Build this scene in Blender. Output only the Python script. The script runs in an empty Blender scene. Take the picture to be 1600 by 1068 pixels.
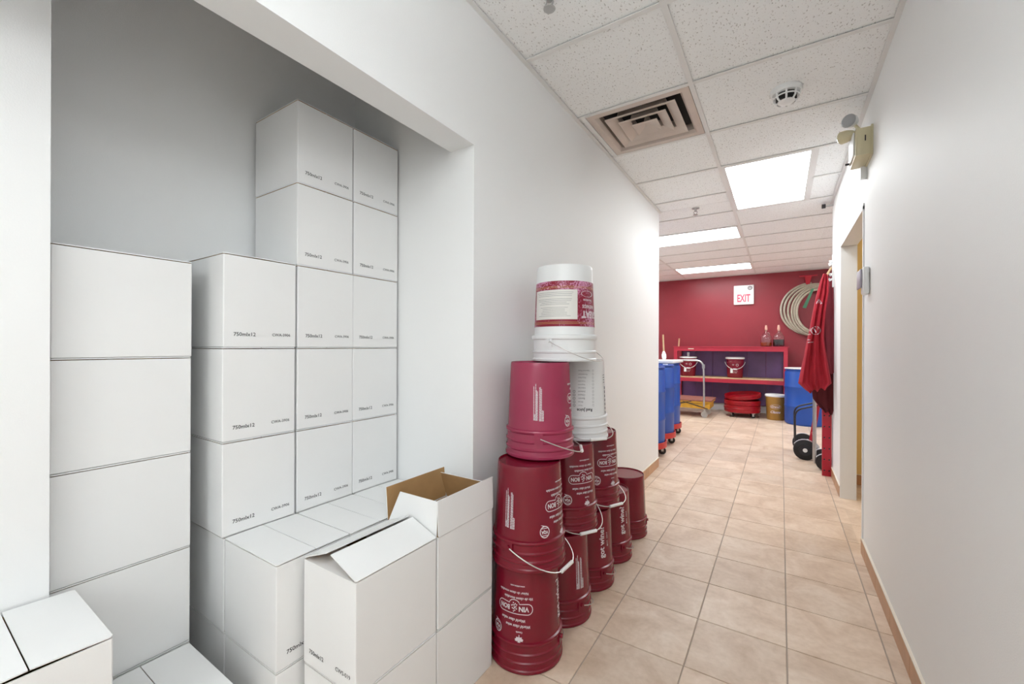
import bpy, bmesh, math, random
from mathutils import Vector, Matrix
from mathutils.geometry import tessellate_polygon
random.seed(7)
PI = math.pi
SC = bpy.context.scene
COL = SC.collection

# ------------------------------------------------------------------ camera
FPX, CX, CY, TH, RO = 652.95, 798.18, 540.79, 0.5738, 0.0038
EYE = Vector((0, 0, 1.23))
_s, _c = math.sin(TH), math.cos(TH)
FW = Vector((-_s, _c, 0)); _R = Vector((_c, _s, 0)); _U = Vector((0, 0, 1))
RT = _R * math.cos(RO) + _U * math.sin(RO)
UP = _U * math.cos(RO) - _R * math.sin(RO)
cd = bpy.data.cameras.new('camera'); cam = bpy.data.objects.new('camera', cd); COL.objects.link(cam)
cd.sensor_width = 36.0; cd.lens = FPX / 1600 * 36
cd.shift_x = (800 - CX) / 1600; cd.shift_y = (CY - 534) / 1600
cd.clip_start = 0.03
M = Matrix((RT, UP, -FW)).transposed().to_4x4(); M.translation = EYE
cam.matrix_world = M
SC.camera = cam
# ------------------------------------------------------------------ world, exposure
w = bpy.data.worlds.new('world'); SC.world = w; w.use_nodes = True
w.node_tree.nodes['Background'].inputs[0].default_value = (0.9, 0.95, 1, 1)
w.node_tree.nodes['Background'].inputs[1].default_value = 0.3
vs = SC.view_settings
vs.view_transform = 'Standard'; vs.look = 'None'; vs.gamma = 1; vs.use_curve_mapping = False
vs.exposure = 0.71
LAMP = 15.0      # luminance of the fluorescent diffusers

# ------------------------------------------------------------------ materials
def nt(name):
    m = bpy.data.materials.new(name); m.use_nodes = True
    t = m.node_tree; return m, t, t.nodes['Principled BSDF']
def col4(c): return (c[0], c[1], c[2], 1)
def S(r, g, b):   # sRGB 0-255 to linear
    f = lambda x: ((x/255 + .055)/1.055)**2.4 if x > 10 else x/255/12.92
    return (f(r), f(g), f(b))
def mat(name, c, rough=.5, metal=0, bump=0, bscale=200, vary=0, vscale=6, coat=0, spec=.5):
    m, t, p = nt(name)
    p.inputs['Base Color'].default_value = col4(c); p.inputs['Roughness'].default_value = rough
    p.inputs['Metallic'].default_value = metal
    p.inputs['Coat Weight'].default_value = coat
    p.inputs['Specular IOR Level'].default_value = spec
    tc = t.nodes.new('ShaderNodeTexCoord')
    if bump:
        n = t.nodes.new('ShaderNodeTexNoise'); n.inputs['Scale'].default_value = bscale
        n.inputs['Detail'].default_value = 3
        b = t.nodes.new('ShaderNodeBump'); b.inputs['Strength'].default_value = bump; b.inputs['Distance'].default_value = .002
        t.links.new(tc.outputs['Object'], n.inputs['Vector']); t.links.new(n.outputs['Fac'], b.inputs['Height'])
        t.links.new(b.outputs['Normal'], p.inputs['Normal'])
    if vary:
        n = t.nodes.new('ShaderNodeTexNoise'); n.inputs['Scale'].default_value = vscale; n.inputs['Detail'].default_value = 5
        r = t.nodes.new('ShaderNodeValToRGB')
        r.color_ramp.elements[0].position = .3; r.color_ramp.elements[1].position = .7
        r.color_ramp.elements[0].color = col4([x*(1-vary) for x in c]); r.color_ramp.elements[1].color = col4([min(1, x*(1+vary*.5)) for x in c])
        t.links.new(tc.outputs['Object'], n.inputs['Vector']); t.links.new(n.outputs['Fac'], r.inputs['Fac'])
        t.links.new(r.outputs['Color'], p.inputs['Base Color'])
    return m
WALL = mat('wall_paint', (.895, .90, .898), .55, bump=.15, bscale=300)
TRIM = mat('trim_paint', (.82, .83, .84), .35)
REDWALL = mat('red_wall_paint', S(140, 38, 50), .38, vary=.10, vscale=2, bump=.1)
YELLOW = mat('yellow_wall_paint', S(240, 210, 142), .6, bump=.1)
CARTON = mat('white_cardboard', (.89, .89, .885), .62, bump=.05, bscale=90, vary=.02, vscale=3)
KRAFT = mat('kraft_cardboard', S(186, 146, 98), .8, bump=.1, vary=.1, vscale=14)
INK = mat('dark_print_ink', (.035, .035, .04), .6)
GREYINK = mat('grey_print_ink', (.22, .22, .24), .6)
TEXTW = mat('white_screen_print', (.75, .66, .70), .5)
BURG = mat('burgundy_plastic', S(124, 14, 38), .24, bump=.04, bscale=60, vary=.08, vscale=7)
PINKRED = mat('rose_red_plastic', S(160, 50, 82), .25, bump=.04, bscale=60, vary=.06, vscale=6)  # lighter, pinker tone for the third-tier pail
WPLAST = mat('white_plastic', (.86, .87, .87), .35, bump=.03, bscale=40)
GRIP = mat('white_grip_plastic', (.85, .83, .82), .4)
WIRE = mat('galvanised_wire', (.62, .60, .58), .35, .8)
TEE = mat('ceiling_grid_paint', (.82, .82, .81), .45)
GOLD = mat('gold_plastic', S(176, 134, 66), .4, .25, vary=.1)
BLUE = mat('blue_drum_plastic', S(30, 80, 170), .38, bump=.05, bscale=30, vary=.07, vscale=5)
DOLRED = mat('orange_red_plastic', S(190, 44, 38), .4, vary=.1)
CRIM = mat('crimson_plastic', S(160, 14, 30), .3, vary=.1)
RUBBER = mat('black_rubber', (.012, .012, .013), .6, bump=.1)
STEEL = mat('grey_steel', (.5, .5, .5), .35, .8, vary=.1, vscale=20)
ALU = mat('brushed_light_metal', (.62, .63, .65), .4, .3)
BLACKM = mat('black_painted_steel', (.015, .015, .02), .4)
REDM = mat('red_painted_steel', S(178, 22, 46), .4, vary=.1, vscale=12)
SHELFRED = mat('shelf_red_paint', S(178, 40, 62), .4, vary=.08)
WOOD = mat('pale_wood', S(200, 170, 130), .6, vary=.15, vscale=18)
WOODR = mat('brown_deck_board', S(150, 96, 84), .6, vary=.2, vscale=12)
CARTY = mat('cart_yellow_paint', S(206, 156, 50), .45, vary=.15, vscale=14)
PURPLE = mat('purple_panel', S(108, 76, 124), .35, vary=.2, vscale=3)
HOSE = mat('ribbed_hose', S(176, 168, 150), .35, bump=.3, bscale=160, vary=.12, vscale=20)
APRON = mat('red_apron_cloth', S(168, 26, 44), .8, bump=.3, bscale=400, vary=.08, vscale=8)
MAROON = mat('maroon_apron_cloth', S(140, 52, 64), .85, bump=.3, bscale=400, vary=.08)
DARKRED = mat('dark_red_apron_cloth', S(84, 12, 22), .85, bump=.3, bscale=400)
GREEN = mat('green_strap_cloth', S(70, 122, 92), .7)
IVORY = mat('ivory_plastic', S(214, 205, 170), .4)
LILAC = mat('grey_lilac_plastic', S(170, 165, 178), .4)
EXITP = mat('exit_letter_pink', S(216, 84, 112), .4)
DIFFW = mat('dusty_diffuser_paint', S(214, 200, 190), .45, vary=.12, vscale=5)
DARK = mat('duct_interior', (.03, .027, .027), .8)
BBT = mat('baseboard_tile_glaze', S(196, 150, 112), .4, bump=.1, vary=.12, vscale=9)
CAULK = mat('cream_caulk', S(226, 216, 200), .6)
BLUETAPE = mat('light_blue_tape', S(120, 170, 225), .6)
CORK = mat('pale_pink_stopper', S(226, 176, 158), .5)
GROUT = mat('grout', S(178, 162, 148), .8, bump=.2, vary=.15, vscale=5)

def glass(name, c, rough=.02):
    m, t, p = nt(name); p.inputs['Base Color'].default_value = col4(c); p.inputs['Roughness'].default_value = rough
    p.inputs['Transmission Weight'].default_value = 1; p.inputs['IOR'].default_value = 1.45; return m
CLEAR = glass('clear_glass', (.95, .97, .97))
AMBER = mat('amber_liquid', S(170, 70, 26), .15)
WINE = mat('dark_wine_liquid', (.015, .004, .01), .12)

def tile_floor_mat():
    m, t, p = nt('beige_ceramic_tile'); L = t.links
    tc = t.nodes.new('ShaderNodeTexCoord'); oi = t.nodes.new('ShaderNodeObjectInfo')
    geo = t.nodes.new('ShaderNodeNewGeometry')
    n = t.nodes.new('ShaderNodeTexNoise'); n.inputs['Scale'].default_value = 4.5; n.inputs['Detail'].default_value = 8; n.inputs['Roughness'].default_value = .62; n.inputs['Distortion'].default_value = .8
    L.new(geo.outputs['Position'], n.inputs['Vector'])
    r = t.nodes.new('ShaderNodeValToRGB'); e = r.color_ramp.elements
    e[0].position = .32; e[0].color = col4(S(204, 178, 154)); e[1].position = .68; e[1].color = col4(S(230, 211, 192))
    x = e.new(.5); x.color = col4(S(219, 196, 174))
    L.new(n.outputs['Fac'], r.inputs['Fac'])
    n2 = t.nodes.new('ShaderNodeTexNoise'); n2.inputs['Scale'].default_value = 40; n2.inputs['Detail'].default_value = 4
    L.new(geo.outputs['Position'], n2.inputs['Vector'])
    mx = t.nodes.new('ShaderNodeMix'); mx.data_type = 'RGBA'; mx.blend_type = 'MULTIPLY'
    r2 = t.nodes.new('ShaderNodeValToRGB'); r2.color_ramp.elements[0].position = .3; r2.color_ramp.elements[0].color = (.9, .87, .84, 1); r2.color_ramp.elements[1].position = .6
    L.new(n2.outputs['Fac'], r2.inputs['Fac'])
    mx.inputs[0].default_value = .7; L.new(r.outputs['Color'], mx.inputs[6]); L.new(r2.outputs['Color'], mx.inputs[7])
    # per tile shade
    mr = t.nodes.new('ShaderNodeMapRange'); mr.inputs[3].default_value = .90; mr.inputs[4].default_value = 1.04
    L.new(oi.outputs['Random'], mr.inputs[0])
    mm = t.nodes.new('ShaderNodeVectorMath'); mm.operation = 'SCALE'
    L.new(mx.outputs[2], mm.inputs[0]); L.new(mr.outputs[0], mm.inputs[3])
    L.new(mm.outputs[0], p.inputs['Base Color'])
    p.inputs['Roughness'].default_value = .42; p.inputs['Specular IOR Level'].default_value = .4
    b = t.nodes.new('ShaderNodeBump'); b.inputs['Strength'].default_value = .18; b.inputs['Distance'].default_value = .004
    L.new(n.outputs['Fac'], b.inputs['Height']); L.new(b.outputs['Normal'], p.inputs['Normal'])
    return m
FTILE = tile_floor_mat()
def ceil_tile_mat():
    m, t, p = nt('fissured_acoustic_tile'); L = t.links
    geo = t.nodes.new('ShaderNodeNewGeometry')
    v = t.nodes.new('ShaderNodeTexNoise'); v.inputs['Scale'].default_value = 130; v.inputs['Detail'].default_value = 2; v.inputs['Roughness'].default_value = .6
    mp = t.nodes.new('ShaderNodeMapping'); mp.inputs['Scale'].default_value = (1, .55, 1)
    L.new(geo.outputs['Position'], mp.inputs['Vector']); L.new(mp.outputs[0], v.inputs['Vector'])
    r = t.nodes.new('ShaderNodeValToRGB'); e = r.color_ramp.elements
    e[0].position = .33; e[0].color = (.56, .55, .54, 1); e[1].position = .385; e[1].color = (.95, .965, .97, 1)
    L.new(v.outputs['Fac'], r.inputs['Fac'])
    L.new(r.outputs['Color'], p.inputs['Base Color'])
    p.inputs['Roughness'].default_value = .9
    b = t.nodes.new('ShaderNodeBump'); b.inputs['Strength'].default_value = .5; b.inputs['Distance'].default_value = .003
    L.new(v.outputs['Fac'], b.inputs['Height']); L.new(b.outputs['Normal'], p.inputs['Normal'])
    return m
CTILE = ceil_tile_mat()
def emit(name, c, s):
    m, t, p = nt(name); p.inputs['Base Color'].default_value = (.9, .9, .9, 1)
    p.inputs['Emission Color'].default_value = col4(c); p.inputs['Emission Strength'].default_value = s; return m
LIGHTS = [emit('lit_acrylic_diffuser', (.935, .985, 1.003), LAMP*k) for k in (.42, .62, .70, .215, .8, .8, .35)]
SIDELIGHT = emit('added_lamp_glow', (1, .97, .93), 26)  # glow of the unseen lamp added in the side room
def label_mat():   # printed vine pattern of the pail's label
    m, t, p = nt('patterned_wine_label'); L = t.links
    tc = t.nodes.new('ShaderNodeTexCoord'); n = t.nodes.new('ShaderNodeTexNoise'); n.inputs['Scale'].default_value = 55; n.inputs['Detail'].default_value = 5; n.inputs['Distortion'].default_value = 2.5
    n3 = t.nodes.new('ShaderNodeTexNoise'); n3.inputs['Scale'].default_value = 9
    ad = t.nodes.new('ShaderNodeMath'); ad.operation = 'ADD'
    L.new(tc.outputs['Object'], n.inputs['Vector']); L.new(tc.outputs['Object'], n3.inputs['Vector'])
    L.new(n.outputs['Fac'], ad.inputs[0]); L.new(n3.outputs['Fac'], ad.inputs[1])
    r = t.nodes.new('ShaderNodeValToRGB'); e = r.color_ramp.elements
    e[0].position = .495; e[0].color = col4(S(140, 16, 46)); e[1].position = .60; e[1].color = col4(S(216, 150, 186))
    sc = t.nodes.new('ShaderNodeMath'); sc.operation = 'MULTIPLY'; sc.inputs[1].default_value = .5
    L.new(ad.outputs[0], sc.inputs[0]); L.new(sc.outputs[0], r.inputs['Fac']); L.new(r.outputs['Color'], p.inputs['Base Color'])
    p.inputs['Roughness'].default_value = .4; return m
WLABEL = label_mat()

# ------------------------------------------------------------------ helpers
def tag(o, label=None, cat=None, group=None, kind=None):
    if label: o['label'] = label
    if cat: o['category'] = cat
    if group: o['group'] = group
    if kind: o['kind'] = kind
    return o
def thing(name, loc=(0, 0, 0), label=None, cat=None, group=None, rz=0, kind=None):
    o = bpy.data.objects.new(name, None); COL.objects.link(o); o.location = loc; o.rotation_euler = (0, 0, rz)
    o.empty_display_size = .05
    return tag(o, label, cat, group, kind)
def link(name, me, parent=None, loc=None, rot=None):
    o = bpy.data.objects.new(name, me); COL.objects.link(o)
    if parent: o.parent = parent
    if loc is not None: o.location = loc
    if rot is not None: o.rotation_euler = rot
    return o
def fin(bm, name, mats, smooth=False, ang=35):
    bmesh.ops.recalc_face_normals(bm, faces=bm.faces)
    me = bpy.data.meshes.new(name); bm.to_mesh(me); bm.free()
    for m in (mats if isinstance(mats, (list, tuple)) else [mats]): me.materials.append(m)
    if smooth:
        for p in me.polygons: p.use_smooth = True
        me.set_sharp_from_angle(angle=math.radians(ang))
    return me
def obj(name, bm, mats, parent=None, loc=None, rot=None, smooth=False, ang=35):
    return link(name, fin(bm, name, mats, smooth, ang), parent, loc, rot)
def NB(): return bmesh.new()
def box(bm, x0, x1, y0, y1, z0, z1, bev=0, mi=0):
    v = [bm.verts.new((x, y, z)) for z in (z0, z1) for x, y in ((x0, y0), (x1, y0), (x1, y1), (x0, y1))]
    fs = [bm.faces.new([v[i] for i in q]) for q in ((3, 2, 1, 0), (4, 5, 6, 7), (0, 1, 5, 4), (1, 2, 6, 5), (2, 3, 7, 6), (3, 0, 4, 7))]
    for f in fs: f.material_index = mi
    if bev:
        es = set(e for f in fs for e in f.edges)
        bmesh.ops.bevel(bm, geom=list(es), offset=bev, segments=2, affect='EDGES', profile=.5)
    return v
def lathe(bm, prof, n=40, c=(0, 0), mi=0, a0=0, a1=2*PI):
    full = abs(a1-a0-2*PI) < 1e-6
    m = n if full else n+1
    rings = []
    for r, z in prof:
        if r < 1e-6: rings.append([bm.verts.new((c[0], c[1], z))])
        else: rings.append([bm.verts.new((c[0]+r*math.cos(a0+(a1-a0)*i/n), c[1]+r*math.sin(a0+(a1-a0)*i/n), z)) for i in range(m)])
    for a, b in zip(rings, rings[1:]):
        k = n
        for i in range(k):
            j = (i+1) % m
            if len(a) == 1 and len(b) == 1: continue
            if len(a) == 1: f = bm.faces.new((a[0], b[j], b[i]))
            elif len(b) == 1: f = bm.faces.new((a[i], a[j], b[0]))
            else: f = bm.faces.new((a[i], a[j], b[j], b[i]))
            f.material_index = mi
def tube(bm, pts, r, n=8, closed=False, cap=True):
    pts = [Vector(p) for p in pts]; N = len(pts); rings = []
    prev = None
    for i, p in enumerate(pts):
        if closed: d = pts[(i+1) % N]-pts[i-1]
        else: d = pts[min(i+1, N-1)]-pts[max(i-1, 0)]
        d.normalize()
        if prev is None:
            a = Vector((0, 0, 1)) if abs(d.z) < .9 else Vector((1, 0, 0))
            u = d.cross(a).normalized()
        else: u = (prev - d*prev.dot(d)).normalized()
        prev = u; v = d.cross(u); rr = r[i] if isinstance(r, (list, tuple)) else r
        rings.append([bm.verts.new(p+u*rr*math.cos(2*PI*k/n)+v*rr*math.sin(2*PI*k/n)) for k in range(n)])
    M_ = N if closed else N-1
    for i in range(M_):
        a, b = rings[i], rings[(i+1) % N]
        for k in range(n): bm.faces.new((a[k], a[(k+1) % n], b[(k+1) % n], b[k]))
    if cap and not closed:
        bm.faces.new(rings[0][::-1]); bm.faces.new(rings[-1])
def cylx(bm, c, axis, r, h, n=20):
    a = Vector(axis).normalized(); c = Vector(c)
    tube(bm, [c-a*h/2, c+a*h/2], r, n)
def arc(p0, p1, p2, k=6):  # quadratic bend
    p0, p1, p2 = map(Vector, (p0, p1, p2))
    return [p0*(1-t)**2+p1*2*t*(1-t)+p2*t*t for t in [i/k for i in range(k+1)]]
def copy_tree(o, parent=None):
    c = o.copy(); COL.objects.link(c); c.parent = parent
    for ch in list(o.children): copy_tree(ch, c)
    return c

# flat text -> (verts, faces), cached
_TX = {}
def text2d(s, shear=0, bold=.012, spacing=1.0):
    k = (s, shear, bold, spacing)
    if k in _TX: return _TX[k]
    cu = bpy.data.curves.new('t', 'FONT'); cu.body = s; cu.size = 1; cu.align_x = 'CENTER'; cu.align_y = 'CENTER'
    cu.shear = shear; cu.offset = bold; cu.space_character = spacing; cu.resolution_u = 2
    o = bpy.data.objects.new('t', cu); COL.objects.link(o)
    dg = bpy.context.evaluated_depsgraph_get(); me = bpy.data.meshes.new_from_object(o.evaluated_get(dg))
    vs_ = [(v.co.x, v.co.y) for v in me.vertices]; fs = [tuple(p.vertices) for p in me.polygons]
    bpy.data.objects.remove(o); bpy.data.curves.remove(cu); bpy.data.meshes.remove(me)
    xs = [v[0] for v in vs_]; ys = [v[1] for v in vs_]; cx_ = (min(xs)+max(xs))/2; cy_ = (min(ys)+max(ys))/2
    _TX[k] = ([(x-cx_, y-cy_) for x, y in vs_], fs, max(xs)-min(xs), max(ys)-min(ys)); return _TX[k]
class Print2D:
    """collects flat printed shapes in (s,t) metres"""
    def __init__(self): self.v = []; self.f = []; self.m = []
    def add(self, vs_, fs, mi=0):
        n = len(self.v); self.v += vs_; self.f += [tuple(i+n for i in f) for f in fs]; self.m += [mi]*len(fs)
    def text(self, s, cx, cy, width=None, height=None, rot=0, shear=0, bold=.012, xs=1, mi=0):
        v, f, W, H = text2d(s, shear, bold)
        k = width/W if width else height/H
        kx = k*xs; ky = k
        if width and height: kx = width/W; ky = height/H
        c, sn = math.cos(rot), math.sin(rot)
        self.add([(cx+x*kx*c-y*ky*sn, cy+x*kx*sn+y*ky*c) for x, y in v], f, mi)
    def poly(self, pts, mi=0):
        tri = tessellate_polygon([[Vector((x, y, 0)) for x, y in pts]])
        self.add(list(pts), [tuple(t) for t in tri], mi)
    def rect(self, x0, x1, y0, y1, n=1, mi=0):
        v = []; f = []
        for i in range(n+1):
            x = x0+(x1-x0)*i/n; v += [(x, y0), (x, y1)]
        for i in range(n): f.append((2*i, 2*i+2, 2*i+3, 2*i+1))
        self.add(v, f, mi)
    def outline(self, pts, wd, mi=0):
        N = len(pts); v = []
        for i in range(N):
            a = Vector(pts[i-1]); b = Vector(pts[(i+1) % N]); d = (b-a).normalized(); nx, ny = -d.y, d.x
            x, y = pts[i]; v += [(x+nx*wd/2, y+ny*wd/2), (x-nx*wd/2, y-ny*wd/2)]
        f = [(2*i, 2*i+1, 2*((i+1) % N)+1, 2*((i+1) % N)) for i in range(N)]
        self.add(v, f, mi)
    def circle(self, cx, cy, r, wd, n=20, mi=0):
        self.outline([(cx+r*math.cos(2*PI*i/n), cy+r*math.sin(2*PI*i/n)) for i in range(n)], wd, mi)
    def rot180(self):
        self.v = [(-x, -y) for x, y in self.v]; return self
    def mesh(self, name, fn, mats):
        me = bpy.data.meshes.new(name); me.from_pydata([fn(x, y) for x, y in self.v], [], self.f)
        for m in mats: me.materials.append(m)
        for p, mi in zip(me.polygons, self.m): p.material_index = mi
        me.update(); return me
STR = 'structure'
def at(u, v, y):   # point at depth y seen at photo pixel (u, v)
    d = RT*((u-CX)/FPX) - UP*((v-CY)/FPX) + FW
    return EYE + d*(y/d.y)

# ------------------------------------------------------------------ room shell
XL, XR, ZC = -1.06, .415, 2.61
YN, YS = -2.6, 4.45            # corridor back end, end of left corridor wall
YF = 9.15                      # red wall
FX0, FX1 = -4.0, 2.5           # far room
RX = -1.83                     # alcove back wall
# floor slab (grout) with tiles
b = NB(); box(b, FX0-.1, FX1+.1, YN-.1, YF+.1, -.08, -.004)
floor = obj('floor', b, GROUT); tag(floor, kind=STR)
rects = [(XL, XR, YN, YS), (RX, XL, -2.2, 1.357), (FX0, XR, YS, YF), (XR, FX1, 5.07, YF), (.515, FX1, 2.2, 4.85), (XR, .515, 3.25, 4.345)]
T = .3354; gx, gy = -.6468+.0, 2.39
def seen(x, y, z, mg=40):
    p = Vector((x, y, z))-EYE; d = p.dot(FW)
    if d < .15: return False
    u = CX+FPX*p.dot(RT)/d; v = CY-FPX*p.dot(UP)/d
    return -mg < u < 1600+mg and -mg < v < 1068+mg
cache = {}
def tile_mesh(wx, wy, h, m, name, bev=.0012):
    k = (round(wx, 4), round(wy, 4), h, name)
    if k not in cache:
        b = NB()
        lo = [b.verts.new((sx*wx/2, sy*wy/2, 0)) for sx, sy in ((-1, -1), (1, -1), (1, 1), (-1, 1))]
        mi_ = [b.verts.new((sx*wx/2, sy*wy/2, h-bev)) for sx, sy in ((-1, -1), (1, -1), (1, 1), (-1, 1))]
        hi = [b.verts.new((sx*(wx/2-bev), sy*(wy/2-bev), h)) for sx, sy in ((-1, -1), (1, -1), (1, 1), (-1, 1))]
        for A, B in ((lo, mi_), (mi_, hi)):
            for i in range(4): b.faces.new((A[i], A[(i+1) % 4], B[(i+1) % 4], B[i]))
        b.faces.new(hi)
        cache[k] = fin(b, name, m)
    return cache[k]
rest = NB(); cnt = 0
cells = []
for (x0, x1, y0, y1) in rects:
    i0 = math.floor((x0-gx)/T); i1 = math.ceil((x1-gx)/T); j0 = math.floor((y0-gy)/T); j1 = math.ceil((y1-gy)/T)
    for i in range(i0, i1):
        for j in range(j0, j1):
            a0, a1 = gx+i*T, gx+(i+1)*T; c0, c1 = gy+j*T, gy+(j+1)*T
            A0 = max(x0, a0+.0025); A1 = min(x1, a1-.0025); C0 = max(y0, c0+.0025); C1 = min(y1, c1-.0025)
            if A1-A0 < .012 or C1-C0 < .012: continue
            cx_, cy_ = (A0+A1)/2, (C0+C1)/2
            vis = seen(cx_, cy_, 0) and cy_ > .9 and cx_ > -1.75 and not (cx_ < XL and cy_ < 4.4) and not (cx_ < -1.1 and cy_ < 7.2 ) and not (cx_ > .45 and cy_ > 5) and cx_ < .85
            cells.append((vis, cx_, cy_, A1-A0, C1-C0))
cells.sort(key=lambda c: (not c[0], c[2]))
for vis, cx_, cy_, wx, wy in cells:
    if vis and cnt < 290:
        link('tile', tile_mesh(wx, wy, .006, FTILE, 'tile'), floor, (cx_, cy_, -.006)); cnt += 1
    else:
        box(rest, cx_-wx/2, cx_+wx/2, cy_-wy/2, cy_+wy/2, -.006, 0)
tag(obj('tile', rest, FTILE, floor), kind='stuff')

# walls
b = NB()
box(b, XL-.125, XL, 1.357, YS, 0, ZC+.1); box(b, XL-.125, XL, -2.2, 1.357, 2.056, ZC+.1); box(b, XL-.125, XL, YN, -2.2, 0, ZC+.1)
box(b, FX0-.1, XL-.125, YS-.12, YS, 0, ZC+.1)
tag(obj('wall_left', b, WALL), kind=STR)
b = NB()
box(b, RX-.1, RX, -2.32, 1.48, 0, ZC+.1); box(b, RX, XL-.125, 1.357, 1.48, 0, ZC+.1); box(b, RX, XL-.125, -2.32, -2.2, 0, ZC+.1)
box(b, RX, -1.507, -2.2, .2475, 0, ZC+.1)
tag(obj('wall_alcove', b, WALL), kind=STR)
b = NB()
box(b, XR, XR+.1, YN, 3.25, 0, ZC+.1); box(b, XR, XR+.1, 3.25, 4.345, 2.058, ZC+.1); box(b, XR, XR+.1, 4.345, 5.07, 0, ZC+.1)
box(b, XR+.1, FX1+.1, 4.97, 5.07, 0, ZC+.1)
tag(obj('wall_right', b, WALL), kind=STR)
b = NB(); box(b, XL-.12, XR+.1, YN-.1, YN, 0, ZC+.1); tag(obj('wall_back', b, WALL), kind=STR)
b = NB(); box(b, FX0-.1, FX1+.1, YF, YF+.1, 0, ZC+.1); tag(obj('wall_far', b, REDWALL), kind=STR)
b = NB(); box(b, FX0-.1, FX0, YS, YF, 0, ZC+.1); box(b, FX1, FX1+.1, 5.07, YF, 0, ZC+.1); tag(obj('wall_side', b, WALL), kind=STR)
b = NB(); box(b, XR+.1, FX1, 4.85, 4.97, 0, ZC+.1); box(b, FX1, FX1+.1, 2.2, 4.97, 0, ZC+.1); box(b, XR+.1, FX1+.1, 2.1, 2.2, 0, ZC+.1)
tag(obj('wall_yellow', b, YELLOW), kind=STR)
# door opening trims: corner beads
b = NB(); box(b, XR-.006, XR+.001, 3.228, 3.252, .09, 2.09); box(b, XR-.006, XR+.001, 4.343, 4.36, 0, 2.08); box(b, XR-.006, XR+.001, 3.228, 4.36, 2.055, 2.075)
box(b, XR-.004, XR+.1, 4.340, 4.345, 0, 2.055)
tag(obj('trim_1', b, TRIM), kind=STR)
# baseboards made of cut tiles
def baseboard(name, runs):
    e = thing(name, kind=STR)
    for (axis, fixed, a, bb, out) in runs:
        x = a
        while x < bb-.01:
            e1 = min(x+T-.003, bb)
            k = NB()
            f0, f1 = sorted((fixed, fixed+out))
            if axis == 'y': box(k, f0, f1, x, e1, .001, .088)
            else: box(k, x, e1, f0, f1, .001, .088)
            obj('tile', k, BBT, e); x += T
        k = NB(); f0, f1 = sorted((fixed, fixed+out*1.15))
        if axis == 'y': box(k, f0, f1, a, bb, .088, .094)
        else: box(k, a, bb, f0, f1, .088, .094)
        obj('caulk_edge', k, CAULK, e)
    return e
baseboard('baseboard_right', [('y', XR, -.9, 3.25, -.009), ('y', XR, 4.36, 5.07, -.009)])
baseboard('baseboard_left', [('y', XL, 1.357, YS, .008)])
baseboard('baseboard_yellow', [('x', 4.85, XR+.1, 1.6, -.009)])
b = NB(); box(b, -3, 1, YF-.012, YF, 0, .13); tag(obj('baseboard_far', b, TRIM), kind=STR)

# ceiling
b = NB(); box(b, FX0-.1, FX1+.1, YN-.1, YF+.1, ZC+.06, ZC+.1)
ceiling = obj('ceiling', b, DARK); tag(ceiling, kind=STR)
CG, Y0 = -.4016, 1.742
# light cells (col lines x0,x1 / y0,y1)
lights = [(CG, CG+.61, Y0+.61*3, Y0+.61*5), (CG-1.22, CG, Y0+.61*6, Y0+.61*7), (CG-1.22, CG, Y0+.61*10, Y0+.61*11),
          (CG, CG+.61, Y0-.61*4, Y0-.61*2), (CG-3.66, CG-2.44, Y0+.61*8, Y0+.61*9), (CG+1.22, CG+2.44, Y0+.61*8, Y0+.61*9), (CG, CG+.61, Y0-.61*7, Y0-.61*5)]  # last four cells: unseen lights added to brighten corridor and back room
vent = (-1.0116, CG, Y0+.61, Y0+1.22)
crects = [(XL, XR, YN, YS), (FX0, XR, YS, YF), (XR, FX1, 5.07, YF)]
cn = 0
def sub(rc, hole):   # rectangle minus rectangle
    x0, x1, y0, y1 = rc; a0, a1, c0, c1 = hole
    if a1 <= x0+1e-4 or a0 >= x1-1e-4 or c1 <= y0+1e-4 or c0 >= y1-1e-4: return [rc]
    out = []
    if a0 > x0+1e-3: out.append((x0, a0, y0, y1))
    if a1 < x1-1e-3: out.append((a1, x1, y0, y1))
    X0, X1 = max(x0, a0), min(x1, a1)
    if c0 > y0+1e-3: out.append((X0, X1, y0, c0))
    if c1 < y1-1e-3: out.append((X0, X1, c1, y1))
    return out
crest = NB()
for (x0, x1, y0, y1) in crects:
    for i in range(-3, 4):
        for j in range(-8, 14):
            c = (max(x0, CG+1.22*i), min(x1, CG+1.22*(i+1)), max(y0, Y0+.61*j), min(y1, Y0+.61*(j+1)))
            if c[1]-c[0] < .02 or c[3]-c[2] < .02: continue
            ps = [c]
            for h in lights+[vent]: ps = [q for p in ps for q in sub(p, h)]
            for p in ps:
                cx_, cy_ = (p[0]+p[1])/2, (p[2]+p[3])/2; wx, wy = p[1]-p[0], p[3]-p[2]
                if any(seen(x, y, ZC, 0) for x in (p[0], cx_, p[1]) for y in (p[2], cy_, p[3])):
                    link('ceiling_tile', tile_mesh(wx, wy, .015, CTILE, 'ceiling_tile', .003), ceiling, (cx_, cy_, ZC+.021+random.uniform(0, .0015)), (PI, 0, 0))
                else: box(crest, p[0], p[1], p[2], p[3], ZC+.006, ZC+.02)
tag(obj('ceiling_tile', crest, CTILE, ceiling), kind='stuff')
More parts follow.
